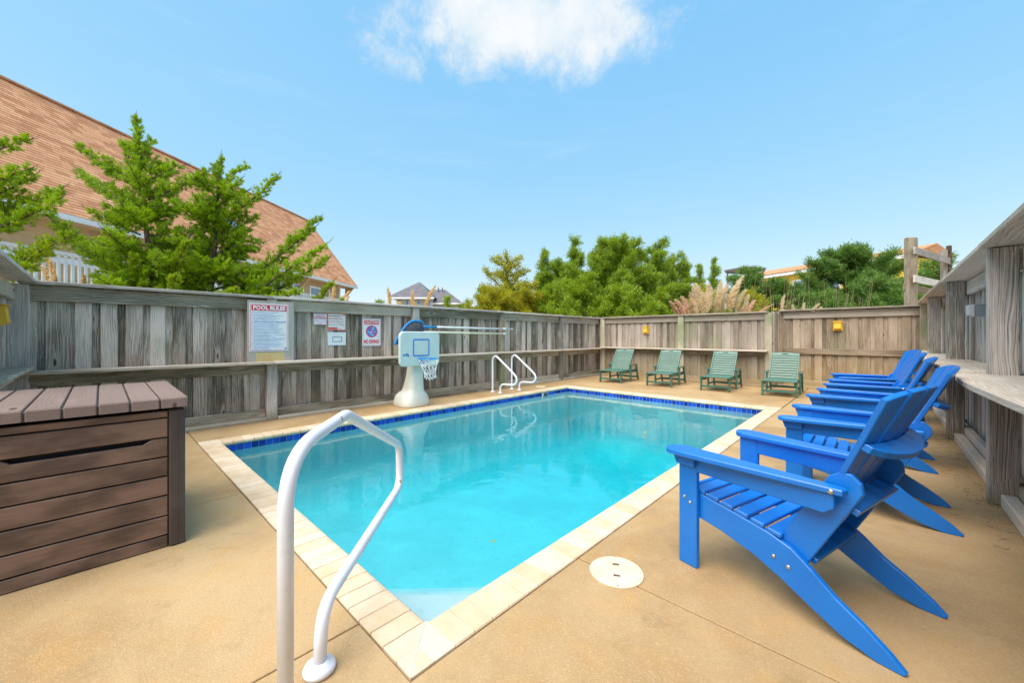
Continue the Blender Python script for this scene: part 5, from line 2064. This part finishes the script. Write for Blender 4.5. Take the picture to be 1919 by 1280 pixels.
# main juniper
d = 6.5
ta, tb_ = J(290, 600, d), J(256, 222, d)
L = [(ta.lerp(tb_, .35), tb_, .30, .85, 0, 50, 0)]
for s, e_, w, dz, mi in (((268, 350), (150, 274), .17, -.25, 0), ((266, 392), (148, 322), .19, .3, 0), ((280, 372), (386, 322), .17, .1, 0), ((264, 440), (172, 396), .20, -.3, 0),
                         ((280, 560), (75, 392), .30, -.35, 0), ((285, 570), (170, 455), .28, .45, 0), ((290, 570), (215, 500), .26, -.4, 0), ((255, 330), (232, 270), .08, .0, 0),
                         ((290, 575), (300, 345), .33, .9, 1), ((300, 560), (350, 455), .25, -.3, 1), ((300, 575), (380, 500), .28, .2, 0), ((275, 580), (250, 480), .28, -.5, 1),
                         ((262, 420), (330, 395), .16, .3, 0), ((300, 590), (330, 520), .30, -.6, 1), ((262, 300), (285, 262), .07, .1, 0), ((280, 590), (180, 520), .22, .2, 0)):
    L.append((J(*s, d), J(*e_, d + dz), w, .75 if mi == 0 else 1.0, .03, 46, mi))
L += extra_limbs(ta, tb_, 36, 1.05, .3, .34, 40)
juniper('tall green juniper with a dark pointed tip before the terracotta roof', (ta.x, ta.y, -.1), L, ['leaf_jun', 'leaf_jun2'], GJ, trunk=[Vector((ta.x, ta.y, -.1)), ta, ta.lerp(tb_, .5), tb_])
# second juniper
d = 7.0
ta, tb_ = J(392, 610, d), J(414, 298, d)
L = [(ta.lerp(tb_, .4), tb_, .30, 1.0, 0, 50, 0)]
for s, e_, w, dz, mi in (((410, 420), (322, 372), .18, .2, 0), ((418, 415), (517, 332), .17, -.3, 0), ((412, 345), (460, 310), .05, 0, 0), ((412, 360), (402, 312), .05, 0, 0), ((400, 490), (330, 462), .25, -.2, 0),
                         ((415, 560), (598, 410), .24, .2, 0), ((420, 575), (606, 462), .26, -.3, 0), ((420, 590), (612, 486), .24, .1, 0), ((420, 600), (560, 545), .24, -.5, 1),
                         ((405, 590), (440, 545), .3, -.9, 1), ((400, 590), (480, 520), .30, .3, 1), ((405, 480), (465, 430), .22, .4, 0), ((400, 600), (350, 520), .30, -.4, 0),
                         ((410, 450), (440, 380), .18, -.2, 0), ((405, 600), (520, 505), .28, .6, 0), ((400, 520), (370, 430), .22, .2, 0), ((520, 480), (585, 430), .13, .2, 0), ((420, 600), (455, 560), .25, -1.0, 1)):
    L.append((J(*s, d), J(*e_, d + dz), w, .75 if mi == 0 else .9, .03, 46, mi))
L += extra_limbs(ta, tb_, 40, 1.1, .3, .34, 40)
juniper('green juniper with long drooping side limbs, behind the pool rules sign', (ta.x, ta.y, -.1), L, ['leaf_jun', 'leaf_jun2'], GJ, trunk=[Vector((ta.x, ta.y, -.1)), ta, ta.lerp(tb_, .5), tb_])
# juniper reaching in from the left edge
d = 5.4
ta, tb_ = J(-110, 640, d), J(-70, 200, d)
L = [(ta.lerp(tb_, .3), tb_, .3, .85, 0, 40, 0)]
for s, e_, w, dz, mi in (((-80, 300), (52, 262), .12, .1, 0), ((-80, 350), (50, 318), .15, -.2, 0), ((-85, 420), (112, 356), .22, .2, 0), ((-85, 400), (60, 330), .2, 0, 0), ((-90, 460), (112, 372), .2, -.1, 0), ((-90, 440), (40, 410), .2, .2, 0),
                         ((-95, 540), (135, 442), .27, .0, 1), ((-95, 560), (90, 470), .27, .3, 1), ((-95, 560), (60, 500), .22, -.1, 1)):
    L.append((J(*s, d), J(*e_, d + dz), w, .7, .02, 46, mi))
L += extra_limbs(ta, tb_, 9, .8, .3, .26, 36)
juniper('juniper limbs reaching in at the left edge over the fence corner', (ta.x, ta.y, -.1), L, ['leaf_jun', 'leaf_jun2'], GJ, trunk=[Vector((ta.x, ta.y, -.1)), ta, ta.lerp(tb_, .5), tb_])
# little sprig beside the house end
d = 8.0
ta = J(548, 640, d)
L = [(ta, J(622, 532, d), .15, .7, .02, 46, 0), (ta, J(590, 560, d + .2), .16, .7, 0, 46, 0), (ta, J(640, 562, d), .10, .7, 0, 40, 0), (ta, J(540, 575, d + .1), .16, .7, 0, 40, 0)]
juniper('low bright juniper sprig poking over the fence below the house corner', (ta.x, ta.y, -.1), L, ['leaf_jun2'], GJ, trunk=[Vector((ta.x, ta.y, -.1)), ta])


def crown_tree(label, px, d, y_top, y_bot, half_w, mat, group=None, name='cedar_tree', n_limbs=16, tuft=1.0, shape='round', blade=(12, .14, .024), dens=16, seed=0, cat='tree', loose=0.0, low=0.0, wf=.30):
    """tree with trunk, limbs and leafy sprays filling an uneven crown"""
    top, bot = at(px, y_top, d), at(px, y_bot, d)
    base = Vector((top.x, top.y, -.12))
    hw = half_w / F_PX * d
    H = top.z
    zb = max(.1, bot.z - low)
    t = thing(name, label, cat, base, group=group)
    bmw = bmesh.new()
    lean = Vector((RNG.normal() * .1 * hw, RNG.normal() * .1 * hw, 0))
    tr = [Vector((0, 0, 0)), Vector((lean.x * .3, lean.y * .3, zb * .6)), Vector((lean.x, lean.y, H * .7)), Vector((lean.x * .6, lean.y * .6, H * .96))]
    bm_tube(bmw, tr, .035 * H * .45 + .03, 8, True, .02)
    Pl, Dl = [], []
    for i in range(n_limbs):
        f = (i + RNG.uniform(.1, .9)) / n_limbs
        az = i * 2.399 + RNG.uniform(-.5, .5)
        if shape == 'round':
            zr = math.sin(math.pi * (.12 + .80 * f)) ** .7
            zt_ = zb + (H - zb) * f
        elif shape == 'cone':
            zr = (1 - f) ** .8 + .06
            zt_ = zb + (H - zb) * f
        else:                                           # spreading
            zr = (.75 + .25 * math.sin(math.pi * f)) * (1.0 if f < .7 else 1 - (f - .7) * 1.6)
            zt_ = zb + (H - zb) * f
        r = hw * zr * RNG.uniform(.62, 1.08)
        a = Vector((lean.x * f, lean.y * f, max(.2, zt_ - r * RNG.uniform(.35, .8))))
        b = Vector((math.cos(az) * r, math.sin(az) * r, zt_ + RNG.uniform(-.05, .05) * H))
        path = curve_path(a, b, .03, 6, .18)
        bm_tube(bmw, path, .018 * H * .35 + .012, 5, True, .006)
        Pt, Dr, tw = limb_tufts(path, hw * wf * RNG.uniform(.7, 1.25), .55, dens, .35, .15)
        Pl.append(Pt)
        Dl.append(Dr)
        for q0, q1 in tw[::4]:
            bm_tube(bmw, [Vector(q0), Vector(q1)], .008, 3, False, .003)
    lead = [Vector((lean.x, lean.y, H * .6)), Vector((lean.x * .6, lean.y * .6, H))]
    Pt, Dr, tw = limb_tufts(lead, hw * (.35 if shape != 'cone' else .3), .9, dens * 1.4, .4, .05)
    Pl.append(Pt)
    Dl.append(Dr)
    meshobj('trunk', bmw, M['bark'], t)
    Pt = np.concatenate(Pl)
    Dr = np.concatenate(Dl)
    if loose:
        keep = RNG.uniform(size=len(Pt)) > loose
        Pt, Dr = Pt[keep], Dr[keep]
    V, F = blades(Pt, Dr, blade[0], blade[1], blade[2], .75, .06 * tuft)
    npmesh('crown', V, F, M[mat], t)
    return t


GT = 'trees growing beyond the far fence'
GS = 'shrubs just beyond the far fence'
crown_tree('big round green cedar in the middle of the tree group beyond the fence', 1152, 19, 446, 575, 104, 'leaf_cedar', GT, n_limbs=52, shape='spread', dens=22, low=.6)
crown_tree('cedar with a lone pointed leader, right shoulder of the middle tree group', 1228, 20.5, 456, 575, 56, 'leaf_cedar', GT, n_limbs=30, dens=22, low=.8)
crown_tree('pointed cedar at the left shoulder of the middle tree group', 1078, 20.5, 450, 575, 52, 'leaf_cedar', GT, n_limbs=34, shape='cone', dens=22, low=.8)
crown_tree('sparse olive yellow shrub with thin open twigs, left of the green cedars', 952, 19, 472, 585, 60, 'leaf_olive', GT, 'olive_tree', n_limbs=40, dens=18, blade=(6, .10, .035), loose=.25, low=.6)
crown_tree('slim dark green cedar between the olive shrub and the big cedar', 1022, 21, 474, 595, 44, 'leaf_cedar', GT, n_limbs=34, shape='cone', dens=22, low=.8)
crown_tree('low lime bush filling the gap between the olive tree and the big cedar', 1035, 17, 530, 610, 48, 'leaf_lime', GS, 'shrub', n_limbs=30, dens=18, cat='shrub', low=.6)
crown_tree('tiny cedar tip at the far left of the tree group', 900, 22, 536, 600, 18, 'leaf_dark', GT, n_limbs=10, shape='cone', dens=18)
crown_tree('slim cedar just right of the middle tree group', 1283, 22, 488, 595, 34, 'leaf_cedar', GT, n_limbs=24, shape='cone', dens=20)
crown_tree('slim pointed cedar above the cream plumes, left of a twin', 1310, 23, 498, 595, 26, 'leaf_cedar', GT, n_limbs=18, shape='cone', dens=20)
crown_tree('rounded cedar filling behind the right shoulder of the middle trees', 1262, 22, 474, 590, 46, 'leaf_cedar', GT, n_limbs=30, dens=20, low=.8)
crown_tree('wide cedar behind the bright layered shrub, left of the middle', 1052, 22, 490, 595, 56, 'leaf_cedar', GT, n_limbs=32, dens=20, low=.8)
crown_tree('slim pointed cedar above the cream plumes, nearest the pergola', 1340, 23, 486, 595, 24, 'leaf_cedar', GT, n_limbs=18, shape='cone', dens=20)
crown_tree('low yellow green shrub left of the middle cedars', 925, 16.5, 534, 610, 52, 'leaf_olive', GS, 'shrub', n_limbs=34, dens=18, cat='shrub', low=.6)
crown_tree('low yellow green shrub under the sparse olive shrub', 988, 17, 526, 610, 52, 'leaf_olive', GS, 'shrub', n_limbs=34, dens=18, cat='shrub', low=.6)
crown_tree('bright green layered shrub low in front of the big cedar', 1092, 16, 516, 610, 66, 'leaf_lime', GS, 'shrub', n_limbs=36, dens=19, shape='spread', cat='shrub', low=.6)
crown_tree('bright green shrub over the fence corner, right of the layered one', 1172, 15.5, 532, 610, 70, 'leaf_lime', GS, 'shrub', n_limbs=36, dens=19, cat='shrub', low=.6)
crown_tree('small pointed bright juniper over the far fence, left of the pink plumes', 1238, 15.5, 538, 605, 32, 'leaf_lime', GS, 'shrub', n_limbs=16, dens=20, shape='cone', cat='shrub', low=.6)
crown_tree('thin leafy shrub in front of the grey house wing', 838, 17, 556, 600, 22, 'leaf_lime', GS, 'shrub', n_limbs=12, dens=16, shape='cone', cat='shrub', low=.5)
crown_tree('ragged dark shrub at the left end of the tree group', 878, 18, 562, 605, 30, 'leaf_cedar', GS, 'shrub', n_limbs=14, dens=16, cat='shrub', low=.5)
crown_tree('low green bush left of the distant grey house', 712, 30, 560, 600, 16, 'leaf_cedar', GS, 'shrub', n_limbs=12, dens=14, cat='shrub', low=.4)
crown_tree('yellow green bush between the two plume clumps', 1412, 15.5, 540, 600, 38, 'leaf_olive', GS, 'shrub', n_limbs=18, dens=18, cat='shrub', low=.6)
crown_tree('olive bush behind the cream pampas plumes', 1322, 17, 535, 600, 40, 'leaf_olive', GS, 'shrub', n_limbs=18, dens=18, cat='shrub', low=.6)
crown_tree('green hedge tree in front of the pergola', 1400, 21, 500, 600, 52, 'leaf_dark', GT, n_limbs=36, dens=19, low=.8)
crown_tree('green hedge tree left of the broad dark juniper', 1462, 20, 518, 600, 56, 'leaf_dark', GT, n_limbs=34, dens=19, low=.8)
crown_tree('broad wind swept dark juniper in front of the yellow house', 1590, 17, 456, 575, 104, 'leaf_dark', GT, 'juniper_tree', n_limbs=50, shape='spread', dens=22, low=.6, wf=.26)
crown_tree('low dark juniper skirt under the broad juniper, left of the timber frame', 1650, 14.5, 512, 605, 66, 'leaf_dark', GT, 'juniper_tree', n_limbs=40, dens=19, low=.8)
crown_tree('round cedar seen through the timber frame', 1752, 17, 486, 600, 56, 'leaf_dark', GT, n_limbs=40, dens=19, low=.8)
crown_tree('low green bush under the broad juniper behind the reeds', 1540, 15.5, 545, 605, 60, 'leaf_dark', GS, 'shrub', n_limbs=22, dens=18, cat='shrub', low=.8)


# ---- pampas grass: each plume a part
def plume_mesh(L, W, n, seed, droop):
    r = np.random.default_rng(seed)
    f = r.uniform(0, 1, n)
    env = np.sin(np.pi * np.clip(f * .86 + .10, 0, 1)) ** .8 * W
    az = r.uniform(0, 2 * np.pi, n)
    axis = np.stack([droop * L * f ** 2, 0 * f, f * L], 1)
    out = np.stack([np.cos(az), np.sin(az), np.zeros(n)], 1)
    d = unit(out * .55 + np.array([droop * .9, 0, .85]) + r.normal(size=(n, 3)) * .18)
    ln = (env * r.uniform(.8, 1.7, n) + .03)[:, None]
    side = unit(np.cross(d, unit(r.normal(size=(n, 3))))) * (.0055 * (1 + L))
    tipd = np.array([droop * .25, 0, -.16]) * ln
    V = np.stack([axis, axis + d * ln * .55 + side, axis + d * ln + tipd, axis + d * ln * .55 - side], 1).reshape(-1, 3)
    return V, np.arange(n * 4).reshape(-1, 4)


_plm = {}


def pampas(label, px, d, plumes, mats, leaf=True, group='pampas grass clumps beyond the fence', nleaf=260):
    """plumes: (px, y_tip, y_base, width_px, material index, droop)"""
    b = at(px, 630, d)
    base = Vector((b.x, b.y, -.12))
    t = thing('pampas_grass', label, 'pampas grass', base, group=group)
    for i, (x, yt, yb_, w, mi, dr) in enumerate(plumes):
        dd = d + RNG.uniform(-.5, .5)
        tip, bt = at(x, yt, dd), at(x, yb_, dd)
        Lp = tip.z - bt.z
        V, F = plume_mesh(Lp, w / F_PX * dd * .36, 420, 100 + i + int(px), dr)
        az = math.atan2(RT.y, RT.x) + RNG.uniform(-.7, .7) + (math.pi if dr < 0 else 0)
        dr = abs(dr)
        ca, sa = math.cos(az), math.sin(az)
        V2 = V.copy()
        if plumes[i][5] < 0:
            V2[:, 0] = -V2[:, 0]
        x_ = V2[:, 0] * ca - V2[:, 1] * sa
        y_ = V2[:, 0] * sa + V2[:, 1] * ca
        V2[:, 0], V2[:, 1] = x_, y_
        o = npmesh('plume', V2, F, M[mats[mi]], t)
        o.location = bt - base
        bm = bmesh.new()
        foot = Vector(((bt.x - base.x) * .35, (bt.y - base.y) * .35, 0))
        bm_tube(bm, [foot, (bt - base) * .55 + foot * .35, bt - base, bt - base + Vector((0, 0, Lp * .4))], .009, 5, True, .004)
        meshobj('stalk', bm, M['grass'], t)
    if leaf:
        n = nleaf
        az = RNG.uniform(0, 2 * np.pi, n)
        Ln = RNG.uniform(1.2, 2.35, n)
        VV, FF = [], []
        for k in range(n):
            o = np.array([math.cos(az[k]), math.sin(az[k]), 0])
            s_ = np.array([-o[1], o[0], 0]) * .012
            sp = RNG.uniform(.1, .55)
            pts = []
            for q in range(5):
                f = q / 4
                pts.append(o * (.15 + sp * Ln[k] * f ** 1.7) + np.array([0, 0, Ln[k] * (f - .28 * sp * 2 * f ** 2.5)]))
            i0 = len(VV)
            for q, p in enumerate(pts):
                w_ = (1 - q / 4.2)
                VV += [p + s_ * w_, p - s_ * w_]
            for q in range(4):
                FF.append((i0 + 2 * q, i0 + 2 * q + 2, i0 + 2 * q + 3, i0 + 2 * q + 1))
        tag(npmesh('leaves', np.array(VV), np.array(FF), M['grass'], t), kind='stuff')
    return t


pampas('big clump of cream and pink pampas plumes over the far fence', 1330, 14.2,
       [(1372, 518, 572, 20, 0, .35), (1352, 535, 582, 22, 0, .2), (1332, 534, 580, 24, 0, -.1), (1315, 532, 578, 24, 0, -.25), (1340, 545, 592, 22, 0, .3), (1325, 548, 592, 22, 0, -.2),
        (1362, 532, 580, 24, 0, .45), (1378, 545, 588, 18, 0, .4), (1300, 550, 592, 20, 1, -.2), (1284, 562, 598, 20, 1, -.5), (1272, 566, 598, 18, 1, -.7), (1292, 575, 602, 18, 1, -.3),
        (1308, 560, 600, 20, 0, -.3), (1318, 568, 602, 18, 0, -.1), (1396, 552, 590, 16, 0, .2), (1402, 562, 592, 16, 1, .8), (1415, 572, 600, 12, 1, 1.0), (1385, 575, 604, 18, 1, .6), (1348, 528, 570, 20, 0, .1),
        (1306, 540, 584, 22, 0, -.3), (1326, 540, 586, 24, 0, .1), (1345, 538, 584, 24, 0, .2), (1368, 540, 586, 22, 0, .3), (1356, 548, 590, 22, 0, -.2), (1290, 556, 594, 20, 1, -.3)],
       ['plume', 'plume_pink'], nleaf=420)
pampas('three golden plumes standing in front of the distant grey house', 770, 13.5,
       [(732, 540, 590, 13, 0, -.1), (773, 545, 592, 14, 0, .0), (795, 537, 592, 16, 0, .45), (745, 566, 594, 12, 0, .3), (782, 562, 594, 14, 0, -.4), (762, 566, 596, 14, 0, -.6)], ['plume_gold'], nleaf=80)
pampas('small pale plumes low over the fence below the broad dark juniper', 1490, 14.0,
       [(1464, 553, 590, 10, 0, .15), (1504, 568, 598, 10, 0, .2), (1488, 572, 598, 9, 0, -.1), (1518, 570, 598, 12, 0, .5), (1528, 576, 600, 10, 0, .4)], ['plume'], nleaf=120)
pampas('gold plumes rising before the balcony pickets at far left', 120, 6.6,
       [(106, 474, 548, 13, 0, -.25), (157, 516, 552, 8, 0, .0), (95, 500, 560, 10, 0, -.2)], ['plume_gold'], nleaf=60)
pampas('golden plume clump at the end of the tan house', 625, 13.0,
       [(622, 527, 585, 12, 0, .1), (634, 545, 592, 14, 0, .4), (612, 552, 592, 12, 0, -.3), (642, 556, 594, 10, 0, .5)], ['plume_gold'], nleaf=60)

# ---- dry reeds: a thin stand nobody would count
bm = bmesh.new()
rr = random.Random(4)
for k in range(120):
    x = rr.uniform(1395, 1625)
    dd = rr.uniform(13.2, 15.2)
    p = at(x, 600, dd)
    y_t = rr.uniform(505, 585) if rr.random() < .4 else rr.uniform(550, 590)
    h_ = at(x, y_t, dd).z
    ln = rr.uniform(-.16, .30)
    bm_tube(bm, [Vector((p.x, p.y, -.1)), Vector((p.x, p.y, h_ * .6)) + RT * ln * .3, Vector((p.x, p.y, h_)) + RT * ln], .008, 4, False, .003)
tag(meshobj('reeds', bm, M['reed']), kind='stuff')

# ---- small debris along the right fence foot
bm = bmesh.new()
for k in range(260):
    y = rr.uniform(3.6, 9.5)
    x = .62 - abs(rr.gauss(0, .12))
    a = rr.uniform(0, math.pi)
    L_ = rr.uniform(.012, .05)
    bm_box(bm, (x, y, .0025), (L_, .0022, .002), Matrix.Rotation(a, 3, 'Z'))
for k in range(70):
    y = rr.choice((4.47, 6.93, 9.46)) + rr.uniform(-.06, .09)
    x = rr.uniform(.56, .72)
    h_ = rr.uniform(.02, .07)
    bm_tube(bm, [Vector((x, y, 0)), Vector((x + rr.uniform(-.03, .03), y - rr.uniform(0, .03), h_))], .0018, 3, False, .0008)
tag(meshobj('dry_debris', bm, M['reed']), kind='stuff')
for (x, y, a) in ((-1.86, 1.78, .4), (-2.6, 3.1, 1.2), (-4.3, 2.5, 2.0)):
    bm = bmesh.new()
    bm_prism(bm, [(-.02, 0), (-.008, .007), (.010, .007), (.022, 0), (.010, -.006), (-.008, -.007)], lambda u, v: Vector((u, v, .0 + abs(v) * .4)), lambda u, v: Vector((u, v, .001 + abs(v) * .4)))
    o = meshobj('fallen_leaf', bm, M['leaf_olive'])
    o.location = (x, y, -.118)
    o.rotation_euler = (0, 0, a)
    tag(o, 'small yellow leaf floating on the pool near the ' + ('near corner steps' if a < 1 else 'right coping' if a < 1.5 else 'middle of the water'), 'leaf', 'leaves floating on the pool')
